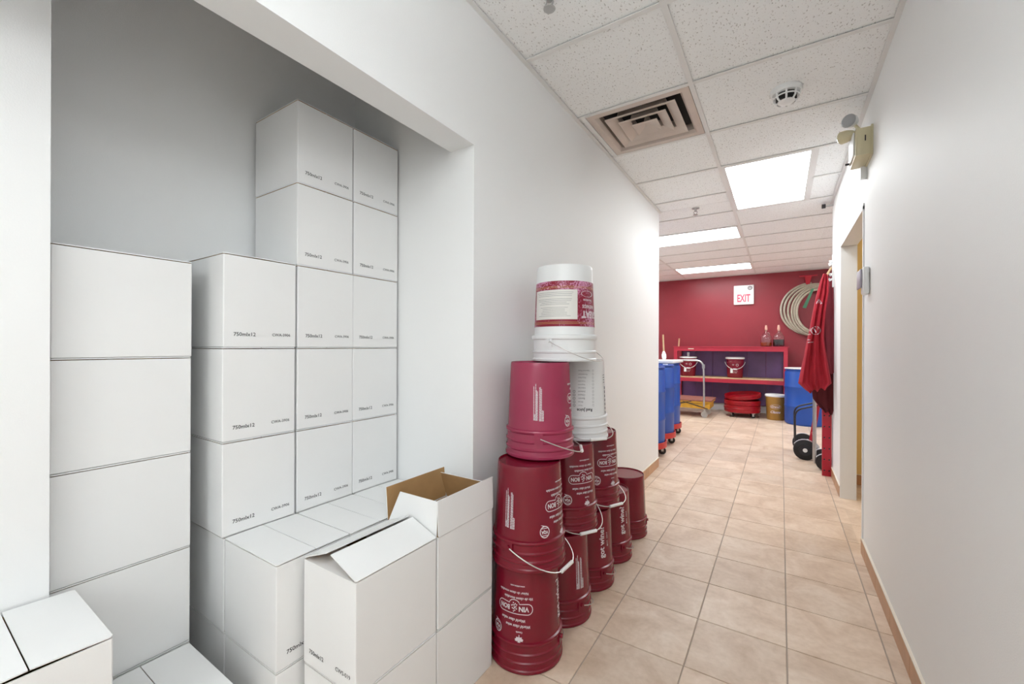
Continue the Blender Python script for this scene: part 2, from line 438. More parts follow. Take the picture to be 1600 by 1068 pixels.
# alcove and side room drywall ceilings
b = NB(); box(b, RX, XL-.125, -2.2, 1.357, ZC, ZC+.06); box(b, .515, FX1, 2.2, 4.85, ZC, ZC+.06); tag(obj('ceiling_alcove', b, WALL), kind=STR)
HW = .0125
def tee(x0, x1, y0, y1, nm):
    k = NB(); box(k, x0, x1, y0, y1, ZC, ZC+.003); xm, ym = (x0+x1)/2, (y0+y1)/2
    if x1-x0 < y1-y0: box(k, xm-.001, xm+.001, y0, y1, ZC+.003, ZC+.04)
    else: box(k, x0, x1, ym-.001, ym+.001, ZC+.003, ZC+.04)
    obj(nm, k, TEE, ceiling)
def clipsegs(a, b_, blocks):
    segs = [(a, b_)]
    for p, q in blocks: segs = [s for (u, v) in segs for s in ((u, min(v, p)), (max(u, q), v)) if s[1]-s[0] > .02]
    return segs
tee(CG-HW, CG+HW, YN, YF, 'main_tee')
for x in (CG-1.22, CG-2.44): tee(x-HW, x+HW, YS, YF, 'main_tee')
for x in (CG+1.22, CG+2.44): tee(x-HW, x+HW, 5.07, YF, 'main_tee')
for j in range(-7, 13):
    y = Y0+.61*j
    if not (YN < y < YF): continue
    # left of the main tee
    xa = XL if y < YS else FX0
    xb = XR if y < 5.07 else FX1
    for (u, v) in clipsegs(xa, CG-HW, [(h[0], h[1]) for h in lights if h[2]+.01 < y < h[3]-.01]): tee(u, v, y-HW, y+HW, 'cross_tee')
    for (u, v) in clipsegs(CG+HW, xb, [(h[0], h[1]) for h in lights if h[2]+.01 < y < h[3]-.01]): tee(u, v, y-HW, y+HW, 'cross_tee')
for h in lights:
    if h[1]-h[0] < 1: tee(h[1]-HW, h[1]+HW, h[2]+HW, h[3]-HW, 'cross_tee')
tee(vent[0]-HW, vent[0]+HW, vent[2]+HW, vent[3]-HW, 'cross_tee')
for (x0, x1, y0, y1) in ((XL, XL+.022, YN, YS), (XR-.022, XR, YN, 5.07), (FX0, XR, YF-.022, YF), (XR, FX1, YF-.022, YF), (FX0, XL, YS, YS+.022)):
    k = NB(); box(k, x0, x1, y0, y1, ZC-.001, ZC+.002); obj('wall_angle', k, TEE, ceiling)

# ------------------------------------------------------------------ ceiling fixtures
lnames = ['large lit fluorescent panel in the corridor ceiling, nearest of the three', 'fluorescent troffer above the blue drums, middle one of the three lit panels',
          'fluorescent troffer closest to the red wall', 'added unseen hanging light above the near end of the corridor, behind the camera',
          'added fluorescent troffer in the unseen left part of the back room', 'added fluorescent troffer in the unseen right part of the back room']
lnames.append('added unseen hanging light above the back end of the corridor, behind the camera')
for h, l, LIGHT in zip(lights, lnames, LIGHTS):
    x0, x1, y0, y1 = h; cx_, cy_ = (x0+x1)/2, (y0+y1)/2
    t = thing('ceiling_light', (cx_, cy_, ZC), l, 'ceiling light')
    a, c = (x1-x0)/2-HW, (y1-y0)/2-HW; f = .022
    k = NB()
    for (p, q, r, s) in ((-a, a, -c, -c+f), (-a, a, c-f, c), (-a, -a+f, -c+f, c-f), (a-f, a, -c+f, c-f)): box(k, p, q, r, s, .001, .012)
    box(k, -a, a, -c, c, .035, .058)
    obj('frame', k, TEE, t)
    k = NB()
    if y1 < 1:      # unseen hanging fittings added behind the camera, glowing all round to brighten the ceiling
        box(k, -a+f, a-f, -c+f, c-f, -.42, -.36, .01)
        for yy in (-c*.7, c*.7): k2 = NB(); tube(k2, [(0, yy, -.36), (0, yy, .02)], .006, 6); obj('hanger_rod', k2, STEEL, t)
    else: box(k, -a+f, a-f, -c+f, c-f, .006, .010)
    obj('diffuser', k, LIGHT, t)
t = thing('added_lamp', (1.5, 3.6, ZC-.001), 'added round ceiling lamp, unseen in the yellow side room', 'ceiling light')
k = NB(); lathe(k, [(0, -.001), (.17, -.001), (.17, -.03), (.155, -.03), (.155, -.01)], 32); obj('rim', k, TEE, t, smooth=True)
k = NB(); lathe(k, [(.154, -.02), (.14, -.05), (.08, -.075), (0, -.08)], 32); obj('bowl', k, SIDELIGHT, t, smooth=True)  # unseen lamp added to brighten the yellow wall through the doorway
# stepped air diffuser
t = thing('air_diffuser', ((vent[0]+vent[1])/2, (vent[2]+vent[3])/2, ZC), 'square stepped metal air diffuser with dusty cones in the ceiling', 'air vent')
def sqring(bm, prof, rad=0):
    rings = []
    for a, z in prof: rings.append([bm.verts.new((sx*a, sy*a, z)) for sx, sy in ((-1, -1), (1, -1), (1, 1), (-1, 1))])
    for A, B in zip(rings, rings[1:]):
        for i in range(4): bm.faces.new((A[i], A[(i+1) % 4], B[(i+1) % 4], B[i]))
    return rings
k = NB(); sqring(k, [(.29, .001), (.25, .001), (.235, .02), (.235, .12), (.29, .12), (.29, .001)]); obj('outer_frame', k, DIFFW, t)
for a, z in ((.205, .0), (.140, -.004), (.076, -.008)):
    k = NB(); rr = sqring(k, [(a, z), (a-.004, z-.001), (a-.060, z+.022), (a-.066, z+.06), (a-.063, z+.06), (a-.057, z+.025), (a-.001, z+.003), (a, z)])
    if a < .1: k.faces.new(rr[2]); k.faces.new(rr[5])
    obj('cone', k, DIFFW, t)
k = NB(); box(k, -.225, .225, -.225, .225, .1, .11); obj('duct', k, DARK, t)
# smoke detector
t = thing('smoke_detector', (.02, 2.69, ZC+.006), 'round white smoke detector with black vent slots on the ceiling', 'smoke detector')
k = NB(); lathe(k, [(0, 0), (.055, 0), (.055, -.012), (.05, -.02), (.044, -.022), (.0, -.022)], 32); obj('base', k, WPLAST, t, smooth=True)
k = NB(); lathe(k, [(.036, -.02), (.036, -.05), (0, -.05)], 24); obj('sensor_core', k, RUBBER, t, smooth=True)
k = NB()
for i in range(8):
    a = 2*PI*i/8; c, s = math.cos(a), math.sin(a)
    tube(k, [(c*.044, s*.044, -.02), (c*.041, s*.041, -.044), (c*.03, s*.03, -.055)], .004, 6)
lathe(k, [(.0, -.058), (.026, -.056), (.031, -.052), (.026, -.05), (0, -.05)], 24)
lathe(k, [(.0455, -.033), (.0435, -.038), (.041, -.036), (.043, -.031), (.0455, -.033)], 24)
obj('vent_cage', k, WPLAST, t, smooth=True); t.scale = (1.35, 1.35, 1.25)
# sprinklers
def sprinkler(x, y, l):
    t = thing('sprinkler', (x, y, ZC+.005), l, 'sprinkler')
    k = NB(); lathe(k, [(0, 0), (.036, 0), (.034, -.006), (.02, -.009), (0, -.009)], 24); obj('escutcheon', k, STEEL, t, smooth=True)
    k = NB(); cylx(k, (0, 0, -.02), (0, 0, 1), .011, .03, 12)
    tube(k, [(.011, 0, -.03), (.017, 0, -.045), (.005, 0, -.065)], .0035, 6); tube(k, [(-.011, 0, -.03), (-.017, 0, -.045), (-.005, 0, -.065)], .0035, 6)
    obj('frame', k, STEEL, t, smooth=True)
    k = NB(); lathe(k, [(0, -.068), (.022, -.068), (.024, -.066), (.022, -.064), (0, -.064)], 16); obj('deflector', k, STEEL, t)
sprinkler(-.765, 1.452, 'chrome sprinkler head at the top edge of the picture, nearest one')
sprinkler(-.72, 4.50, 'chrome sprinkler head hanging from the ceiling before the far lights')
t = thing('sprinkler_pipe_stub', (.35, 5.0, 2.585), 'small dark sidewall sprinkler poking out near the ceiling above the doorway wall', 'sprinkler')
k = NB(); cylx(k, (.0325, 0, 0), (1, 0, 0), .01, .065, 12); obj('stub', k, STEEL, t)
k = NB(); cylx(k, (-.01, 0, 0), (1, 0, 0), .02, .03, 14); obj('nozzle', k, BLACKM, t)
# emergency light
t = thing('emergency_light', (XR, 2.95, 2.28), 'ivory emergency light box with two lamp heads high on the right wall', 'emergency light')
k = NB(); box(k, -.075, -.004, 0, .22, 0, .15, .004); box(k, -.01, -.001, -.004, .224, -.006, .156); obj('housing', k, IVORY, t, smooth=True)
k = NB(); box(k, -.084, -.0755, .02, .2, .015, .14, .004); obj('front_cover', k, WPLAST, t, smooth=True)
k = NB(); box(k, -.036, -.031, -.003, 0, .075, .105); obj('test_slot', k, BLACKM, t)
k = NB(); cylx(k, (-.093, .17, .02), (1, 0, 0), .006, .02, 8); obj('indicator', k, BLACKM, t)
def head(loc, ax, name_m):
    a = Vector(ax).normalized()
    hd = thing('lamp_head', loc); hd.parent = t
    k = NB(); pts = [a*z for z in (-.045, -.03, 0, .028)]; tube(k, pts, [.012, .024, .034, .036], 18, cap=True); obj('shell', k, name_m, hd, smooth=True)
    k = NB(); tube(k, [a*.0285, a*.036, a*.04], [.034, .028, .010], 18); obj('lens', k, CLEAR, hd, smooth=True)
    k = NB(); tube(k, [a*.0283, a*.0288], [.0345, .0345], 18); obj('reflector', k, ALU, hd)
    return hd
head((-.09, .035, .21), (-.5, -.85, -.1), WPLAST)
head((-.10, .13, .17), (-.7, .55, .1), IVORY)
k = NB(); tube(k, [(-.05, .04, .15), (-.08, .04, .2)], .008, 8); obj('lamp_arm', k, IVORY, t)
k = NB(); tube(k, [(-.05, .13, .15), (-.09, .13, .165)], .008, 8); obj('lamp_arm', k, IVORY, t)
k = NB(); box(k, -.03, -.001, .19, .215, -.07, 0); obj('conduit', k, TRIM, t)
# thermostat
t = thing('thermostat', (XR, 3.03, 1.53), 'white rounded thermostat at the doorway corner of the right wall', 'thermostat')
k = NB(); box(k, -.03, -.001, 0, .085, 0, .155, .01); obj('case', k, WPLAST, t, smooth=True)
k = NB(); box(k, -.040, -.0305, .03, .16, .04, .145, .004); obj('cover', k, LILAC, t, smooth=True)

# ------------------------------------------------------------------ cartons
CW, CD = .306, .238     # long, short
def shell_mesh(h):
    key = ('shell', h)
    if key in cache: return cache[key]
    b = NB(); th = .004; v = {}
    for nm, o_ in (('o', 0), ('i', th)):
        for z in (0, 1):
            zz = (h if z else (0 if nm == 'o' else th))
            for i, (sx, sy) in enumerate(((-1, -1), (1, -1), (1, 1), (-1, 1))):
                v[nm, z, i] = b.verts.new((sx*(CW/2-o_), sy*(CD/2-o_), zz))
    vert_e = []
    for i in range(4):
        j = (i+1) % 4
        b.faces.new((v['o', 0, i], v['o', 0, j], v['o', 1, j], v['o', 1, i]))
        f = b.faces.new((v['i', 0, j], v['i', 0, i], v['i', 1, i], v['i', 1, j])); f.material_index = 1
        f = b.faces.new((v['o', 1, i], v['o', 1, j], v['i', 1, j], v['i', 1, i])); f.material_index = 0
    b.faces.new([v['o', 0, i] for i in (3, 2, 1, 0)])
    f = b.faces.new([v['i', 0, i] for i in range(4)]); f.material_index = 1
    b.normal_update()
    for i in range(4): vert_e.append(b.edges.get((v['o', 0, i], v['o', 1, i])))
    for i in range(4): vert_e.append(b.edges.get((v['o', 0, i], v['o', 0, (i+1) % 4])))
    bmesh.ops.bevel(b, geom=vert_e, offset=.003, segments=2, affect='EDGES', profile=.5)
    me = bpy.data.meshes.new('body'); b.to_mesh(me); b.free(); me.materials.append(CARTON); me.materials.append(KRAFT)
    cache[key] = me; return me
def flap_mesh(L, W, skew=0):
    key = ('flap', L, W, skew)
    if key in cache: return cache[key]
    b = NB(); t_ = .003; c = .004
    out = [(-L/2+c, 0), (L/2-c, 0), (L/2, c), (L/2, W), (-L/2+skew, W), (-L/2, c)]
    lo = [b.verts.new((x, y, 0)) for x, y in out]; hi = [b.verts.new((x, y, t_)) for x, y in out]
    f = b.faces.new(lo[::-1]); f.material_index = 1
    b.faces.new(hi)
    for i in range(6):
        f = b.faces.new((lo[i], lo[(i+1) % 6], hi[(i+1) % 6], hi[i])); f.material_index = 0
    me = bpy.data.meshes.new('flap'); b.to_mesh(me); b.free(); me.materials.append(CARTON); me.materials.append(KRAFT)
    cache[key] = me; return me
def text_mesh_carton(code):
    key = ('ct', code)
    if key in cache: return cache[key]
    p = Print2D()
    if code == '750mlx12': p.text(code, -.055, .043, width=.068, bold=.010)
    else: p.text(code, .066, .043, width=.064, bold=.006)
    me = p.mesh('printed_text', lambda s, t_: (CW/2+.0007, s, t_), [INK]); cache[key] = me; return me
def carton(cx, cy, z, label, rz=0, h=.2996, code='CWA-3906', text=True, tilt=(.4, .4), minor=None, jitter=True, group='white shipping cartons stacked in the alcove', wide=None):
    if jitter: rz += math.radians(random.uniform(-.35, .35)); cx += random.uniform(-.0012, .0012); cy += random.uniform(-.0012, .0012)
    t = thing('carton', (cx, cy, z), label, 'box', group, rz)
    link('body', shell_mesh(h), t)
    for sgn, a in ((1, tilt[0]), (-1, tilt[1])):     # sgn=1: hinge on -Y edge
        link('flap', flap_mesh(CW, CD/2-.0012), t, (0, -sgn*CD/2, h+.0024), (math.radians(a), 0, 0) if sgn == 1 else (math.radians(a), 0, PI))
    if minor:
        for sgn, a, sk in minor:
            f = link('end_flap', flap_mesh(CD-.01, CD/2-.004, sk), t, (sgn*CW/2, 0, h-.004 if a < 20 else h), None)
            f.rotation_euler = (math.radians(a), 0, PI/2 if sgn == 1 else -PI/2)
    if text: link('volume_print', text_mesh_carton('750mlx12'), t); link('code_print', text_mesh_carton(code), t)
    return t
PITCH = .306
xa = -1.5-CW/2   # printed face at X=-1.5
# base, two layers
def lay(k): return ('upper', 'lower')[1-k]
ysb = (.749, .991, 1.232)
posn = ('left end', 'middle', 'right end')
for k in (0, 1):
    for i, y in enumerate(ysb):
        carton(-1.657, y, PITCH*k, f"white carton, {lay(k)} base layer under the printed columns, {posn[i]} of its row", text=True)
        carton(-1.343, y, PITCH*k, f"white carton, {lay(k)} base layer, {posn[i]} of row behind the opened cartons")
ordn = {1: ('top',), 3: ('top', 'middle', 'bottom'), 5: ('top', 'second from top', 'middle', 'second from bottom', 'bottom')}
def column(y, n, desc, z0=2*PITCH):
    for k in range(n):
        carton(-1.5-CW/2, y, z0+PITCH*k, f"white printed carton, {ordn[n][n-1-k]} of the {desc}")
column(.742, 3, 'three-high column left of the tall columns')
column(.9865, 5, 'left tall column reaching up under the header')
column(1.2285, 5, 'right tall column against the alcove side wall')
# front pair of columns, turned
HP = PI/2
carton(-1.053, .8535, 0, 'white carton on the floor under the half-open carton in the foreground', rz=-HP, code='CWS-019')
carton(-1.053, 1.166, 0, 'white carton on the floor beside the pails, under the opened brown-lined carton', rz=-HP, text=False)
carton(-1.053, .8535, PITCH+.0002, 'white carton with top flaps raised into a ridge, foreground centre', rz=-HP, code='CWS-019', tilt=(21, 21), minor=[(1, 2, 0), (-1, 2, 0)], jitter=False)
carton(-1.053, 1.166, PITCH+.0002, 'white carton standing wide open, brown cardboard inside, beside the red pails', rz=-HP, text=False, tilt=(95, 88), minor=[(1, 86, .05), (-1, 70, 0)], jitter=False)
# left stack (turned, unprinted long side out)
ln = ('bottom', 'second from bottom', 'middle', 'second from top', 'top')
for k in range(5):
    carton(-1.568-CD/2, .4095, k*.2987, f"unprinted white carton, {ln[k]} of the five-high stack at the left", rz=HP, h=.2924, text=False, tilt=(.4, 1.6 if k == 4 else .4))
carton(-1.402, .436, 0, 'single white floor carton in front of the five-high unprinted stack', h=.2924, text=False, tilt=(1, .6))
for k in range(2):
    carton(-1.346, .170, k*PITCH, ('lower' if k == 0 else 'upper')+' white carton of the pair at the bottom left corner of the picture', text=False, tilt=(2.2, 2.2) if k else (.3, .3))

# ------------------------------------------------------------------ pails
PH = .385; PS = .3881
def r_body(z, H=PH): return .1425 - (.1425-.1305)*(z-.115)/(H-.115)
PROF = [(.1505, .001), (.1525, .004), (.1525, .012), (.149, .016), (.1465, .03), (.1505, .034), (.1505, .04), (.1465, .044),
        (.1455, .062), (.1500, .066), (.1500, .071), (.1455, .075), (.1445, .098), (.1500, .103), (.1512, .108), (.1495, .113), (.1425, .116)]
def pail_profile(H, flat=False):
    p = list(PROF) if not flat else [(.150, .001), (.152, .004), (.152, .01), (.147, .014), (.1475, .035), (.151, .039), (.151, .045), (.1465, .049), (.146, .095), (.154, .098), (.156, .106), (.154, .114), (.1425, .118)]
    p += [(.1405, .155), (r_body(H-.02, H), H-.02), (.1300, H-.004), (.1285, H), (.126, H), (.1245, H-.006), (0, H-.007)]
    return p
def inner(H): return [(.1505, .001), (.146, .001), (.1415, .02), (.139, .12), (.127, H-.012), (0, H-.012)]
def pail_mesh(H, m, flat=False):
    key = ('pail', H, m.name, flat)
    if key in cache: return cache[key]
    b = NB(); lathe(b, pail_profile(H, flat), 64); lathe(b, inner(H), 48)
    cache[key] = fin(b, 'body', m, True, 30); return cache[key]
def wrapfn(H, psi, z0, eps=.0012):
    def fn(s, t_):
        z = z0+t_; r = r_body(z, H)+eps; a = psi+s/r
        return (r*math.cos(a), r*math.sin(a), z)
    return fn
def leafpts(k):
    h = [(0, 1), (.12, .72), (.3, .8), (.22, .4), (.45, .58), (.52, .45), (.85, .5), (.75, .3), (.95, .2), (.55, -.1), (.62, -.3), (.1, -.22), (.05, -.7)]
    pts = h+[(-x, y) for x, y in h[::-1] if x > 0]
    return [(x*k, y*k) for x, y in pts]
def logo_print():
    p = Print2D()
    p.text('www.vinbon.com', -.01, -.088+.0, width=.05, bold=.03)
    p.text('Valeur de classe mondiale', .005, -.068, width=.105, shear=.3, bold=.02)
    p.text('Vin de classe mondiale', -.012, -.052, width=.10, shear=.3, bold=.02)
    # pill with centre medallion
    pts = []
    L, R = .062, .0155
    for i in range(9): a = -PI/2+PI*i/8; pts.append((L-R+R*math.cos(a), -.022+R*math.sin(a)))
    for i in range(7): a = PI*i/6; pts.append((.019*math.cos(a)*.95, -.0085+.012*math.sin(a)))
    for i in range(9): a = PI/2+PI*i/8; pts.append((-L+R+R*math.cos(a), -.022+R*math.sin(a)))
    for i in range(9): x = -L+R+(2*(L-R))*(i+.5)/9; pts.append((x, -.022-R))
    p.outline([(x, -(y+.044)) for x, y in pts], .0022)
    p.text('VIN', -.033, -.022, width=.034, height=.015, bold=.03); p.text('BON', .035, -.022, width=.036, height=.015, bold=.03)
    for i in range(14):
        a = i*2.4; rr = .0017*math.sqrt(i)*1.6; p.poly([(rr*math.cos(a)+.0022*math.cos(q*PI/3), -.026+rr*math.sin(a)*1.5+.0022*math.sin(q*PI/3)) for q in range(6)])
    p.text('World class value', .005, .012, width=.085, shear=.3, bold=.02)
    p.text('World class wine', -.012, .029, width=.085, shear=.3, bold=.02)
    p.text('Canada', -.018, .046, width=.022, bold=.02)
    p.poly([(x-.018, y+.064) for x, y in leafpts(.016)])
    # round seal
    sx, sy = .068, .050
    p.circle(sx, sy, .0165, .003); p.text('VQA', sx, sy, width=.024, height=.012, bold=.05)
    p.rect(sx-.010, sx+.010, sy+.0095, sy+.0115); p.rect(sx-.010, sx+.010, sy-.0115, sy-.0095)
    p.poly([(sx-.004, sy-.0175), (sx+.014, sy-.0215), (sx+.006, sy-.0165)])
    p.v = [(x*1.18, (y+.01)*1.25) for x, y in p.v]
    return p.rot180()
# rows are stored with t measured downwards on the upright pail, so the turned-over print starts at the top
def fixed(name, build, H, psi, z0, mats):
    key = (name, H, psi, z0, mats[0].name)
    if key not in cache: cache[key] = build().mesh(name, wrapfn(H, psi, z0), mats)
    return cache[key]
def logo_fix():
    p = logo_print(); return p
def wine_print():
    p = Print2D(); p.text('got wine?', 0, 0, width=.155, height=.044, rot=PI/2, bold=.025)
    p.text('got vin?', .034, .01, width=.07, height=.014, rot=PI/2, bold=.0)
    return p
def warn_print():
    p = Print2D(); rnd = random.Random(4)
    for i, (x0, z0, z1) in enumerate(((-.022, -.075, .06), (-.0185, -.075, -.05), (-.014, -.076, .07), (-.0105, -.076, .045), (-.007, -.076, .04), (.002, -.078, .056), (.006, -.078, .056), (.010, -.078, .05), (.0145, -.078, -.035), (.018, -.078, -.037))):
        z = z0
        while z < z1:
            w = rnd.uniform(.004, .012); e = min(z+w, z1)
            p.rect(x0, x0+.0027, z, e); z = e+.0012
    return p
GZ = .235
def bail(parent, R, psi, z, droop, twist=0, grip=True, mat_=WIRE, len_=.205, wr=.0022):
    """wire handle hinged on ears at psi+-90, hanging out towards psi"""
    e = Vector((math.cos(psi-HP), math.sin(psi-HP), 0)); o_ = Vector((math.cos(psi), math.sin(psi), 0)); dn = Vector((0, 0, -1))
    pts = []; n = 24
    for i in range(n+1):
        a = PI*i/n; s_ = math.sin(a); c_ = math.cos(a)
        sp = math.copysign(abs(c_)**.75, c_)
        pts.append(e*R*sp + o_*(s_*len_*math.cos(droop)) + dn*(s_*len_*math.sin(droop)) + Vector((0, 0, z)))
    k = NB(); tube(k, pts, wr, 6)
    h_ = obj('bail_handle', k, mat_, parent, smooth=True)
    if grip:
        k = NB(); tube(k, [pts[10]*.5+pts[11]*.5, pts[14]*.5+pts[13]*.5], .0072, 12); obj('grip', k, GRIP, h_, smooth=True)
    for sg in (-1, 1):
        k = NB(); q = e*sg
        a = math.atan2(q.y, q.x)
        for (da, r0, r1, z0, z1) in ((.12, .143, .1515, .07, .115),):
            vv = []
            for r in (r0, r1):
                for zz in (z-.026, z+.02):
                    for t_ in (-da, -da/2, 0, da/2, da): vv.append(k.verts.new((r*math.cos(a+t_), r*math.sin(a+t_), zz)))
            g = lambda r, zz, i: vv[(r*2+zz)*5+i]
            for i in range(4):
                k.faces.new((g(1, 0, i), g(1, 0, i+1), g(1, 1, i+1), g(1, 1, i)))
                k.faces.new((g(0, 1, i), g(0, 1, i+1), g(1, 1, i+1), g(1, 1, i))); k.faces.new((g(0, 0, i+1), g(0, 0, i), g(1, 0, i), g(1, 0, i+1)))
            k.faces.new((g(0, 0, 0), g(0, 1, 0), g(1, 1, 0), g(1, 0, 0))); k.faces.new((g(0, 0, 4), g(1, 0, 4), g(1, 1, 4), g(0, 1, 4)))
        c0 = q*R; tube(k, [q*(R-.012)+Vector((0, 0, z)), q*(R+.004)+Vector((0, 0, z))], .008, 12)
        obj('ear', k, parent['_m'] and bpy.data.materials[parent['_m']], parent)
def pail(x, y, z, phi, label, m=BURG, H=PH, printed=True, handle=None, group='burgundy plastic pails stacked upside down against the wall', flat=False, dr=.5, hl=.2):
    face = math.atan2(-y, -x)
    t = thing('pail', (x, y, z), label, 'pail', group, face+math.radians(phi))
    t['_m'] = m.name
    link('body', pail_mesh(H, m, flat), t)
    if printed:
        link('logo_print', fixed('logo_print', logo_fix, H, 0, .222, [TEXTW]), t)
        link('slogan_print', fixed('slogan_print', wine_print, H, HP, .235, [TEXTW]), t)
        link('notice_print', fixed('notice_print', warn_print, H, -HP, .232, [TEXTW]), t)
    if handle is not None: bail(t, .155, math.radians(handle), .088, dr, len_=hl)
    del t['_m']
    t.scale = (.9667, .9667, 1.008)
    return t
p1 = [
 (-.870, 1.470, 0, -20, 'burgundy pail at floor level nearest the camera, winery crest facing out', BURG, 180, .35),
 (-.853, 1.460, PS, 58, 'burgundy pail in the second tier, directly on the nearest floor pail', BURG, 0, .44),
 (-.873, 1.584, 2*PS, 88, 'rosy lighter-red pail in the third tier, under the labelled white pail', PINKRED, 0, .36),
 (-.872, 1.780, 0, 132, 'burgundy pail on the floor, second from the cartons, white notice lines facing out', BURG, 0, .35),
 (-.870, 1.850, PS, 34, 'burgundy pail in the second tier, middle one, directly under the plain white pail', BURG, 0, .40),
 (-.873, 2.100, 0, -52, 'burgundy pail on the floor, third from the cartons, slogan facing out', BURG, 180, .35),
 (-.870, 2.177, PS, 42, 'burgundy pail in the second tier, farthest one, partly behind the white pail', BURG, 0, .3),
 (-.875, 2.420, 0, -48, 'burgundy pail on the floor, fourth from the cartons, with an empty top', BURG, 180, .35),
]
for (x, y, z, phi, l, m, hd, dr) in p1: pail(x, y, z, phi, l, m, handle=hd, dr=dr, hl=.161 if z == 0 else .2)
pail(-.880, 2.770, 0, 180, 'plain burgundy pail on the floor, last of the row toward the corner', printed=False, handle=0, dr=.35, hl=.161)
# plain white pail with tick list
t = pail(-.870, 1.990, 2*PS, 0, 'white pail with a printed tick list, in the third tier beside the rosy pail', WPLAST, printed=False, handle=None, group='white plastic pails stacked upside down')
t['_m'] = WPLAST.name; bail(t, .155, math.radians(30), .06, .22, len_=.2); del t['_m']
pr = Print2D()
pr.text('Red Juice', 0, .075, width=.078, bold=.02)
rnd = random.Random(3)
for i in range(11):
    yy = .055-.0165*i; wd = (.02, .024, .032, .034, .036, .036, .034, .036, .038, .046, .06)[i]
    pr.text('abcdefghijk'[i:i+3]+'eruno'[:max(2, int(wd/.008))] if False else ['Merlot', 'Shiraz', 'Barolo', 'Chianti', 'Zinfandel', 'Cabernet', 'Sangiovese', 'Tempranillo', 'Pinot Noir', 'Montepulciano', 'Cabernet Franc'][i], .012-wd/2+.02, yy, width=wd, bold=.0, mi=1)
    pr.circle(-.045, yy, .0045, .0009, 12, 1)
    if i < 5: pr.circle(.052, yy, .0052, .0013, 12)
pr.rot180()
link('list_print', pr.mesh('list_print', wrapfn(PH, math.radians(12), .225), [INK, GREYINK]), t)
pr = Print2D(); pr.text('PREMIUM WINE', 0, 0, width=.17, height=.02, rot=PI/2, bold=.02)
pr = Print2D()
for i in range(4): pr.rect(-.008, .012, .085-.012*i, .088-.012*i)
zz = .03
while zz > -.12:
    pr.rect(.004, .016, zz-.014, zz); zz -= .02
link('side_print', pr.mesh('side_print', wrapfn(PH, math.radians(66), .225), [GREYINK]), t)
# labelled white pail on top
H2 = .421
t = pail(-.842, 1.758, 3*PS, 0, 'tall white pail with a patterned wine label, topmost of the pile', WPLAST, H=H2, printed=False, group='white plastic pails stacked upside down', flat=True)
t['_m'] = WPLAST.name; bail(t, .155, math.radians(62), .09, .45, len_=.2, grip=False, wr=.0018); del t['_m']
k = NB(); n = 48; a0, a1 = math.radians(-150), math.radians(150); A = []
for z in (.152, .348):
    A.append([k.verts.new(((r_body(z, H2)+.0012)*math.cos(a0+(a1-a0)*i/n), (r_body(z, H2)+.0012)*math.sin(a0+(a1-a0)*i/n), z)) for i in range(n+1)])
for i in range(n): k.faces.new((A[0][i], A[0][i+1], A[1][i+1], A[1][i]))
lab = obj('paper_label', k, WLABEL, t, smooth=True)
pr = Print2D()
pr.rect(-.168, .060, -.072, .056, 24, 0)
for yy in (.064, .070, -.084, -.090): pr.rect(-.3, .3, yy-.0006, yy+.0006, 60, 4)
for i in range(15):
    if i in (3, 8): continue
    yy = .044-.0073*i; wd = random.uniform(.11, .19); pr.rect(-.054-wd/2, -.054+wd/2, yy, yy+.0012, 16, 1)
pr.text('GREAT', .142, -.050, width=.12, height=.032, rot=PI, bold=.05, mi=2)
pr.text('VINEYARDS', .130, -.015, width=.09, height=.016, rot=PI, bold=.03, mi=2)
pr.text('fine wines', .12, .012, width=.06, rot=PI, bold=.02, mi=2)
pts = [(.118+.040*math.cos(2*PI*i/20), .040+.014*math.sin(2*PI*i/20)) for i in range(20)]; pr.poly(pts, 2)
v0 = pr.v; pr.v = [(x, y) for x, y in v0]
CREAM = mat('cream_label_paper', (.8, .78, .74), .5); CREAM2 = mat('gold_label_line', S(220, 180, 110), .5)
def lay_eps(H, psi, z0):
    base = wrapfn(H, psi, z0, .0018); return base
me = bpy.data.meshes.new('label_print'); f1 = wrapfn(H2, 0, .254, .0017); f2 = wrapfn(H2, 0, .254, .0023)
own = {}
for f, mi in zip(pr.f, pr.m):
    for i in f: own[i] = mi
def flip(i, x, y):
    return (f1 if own.get(i) in (0, 4) else f2)(x, y)
me.from_pydata([flip(i, x if own.get(i) in (0, 1, 4) else x, y) for i, (x, y) in enumerate(pr.v)], [], pr.f)
for m_ in (CREAM, GREYINK, TEXTW, TEXTW, CREAM2): me.materials.append(m_)
for p_, mi in zip(me.polygons, pr.m): p_.material_index = mi
link('label_print', me, lab)
# turn the words over like the pail
for i, v in enumerate(me.vertices):
    pass

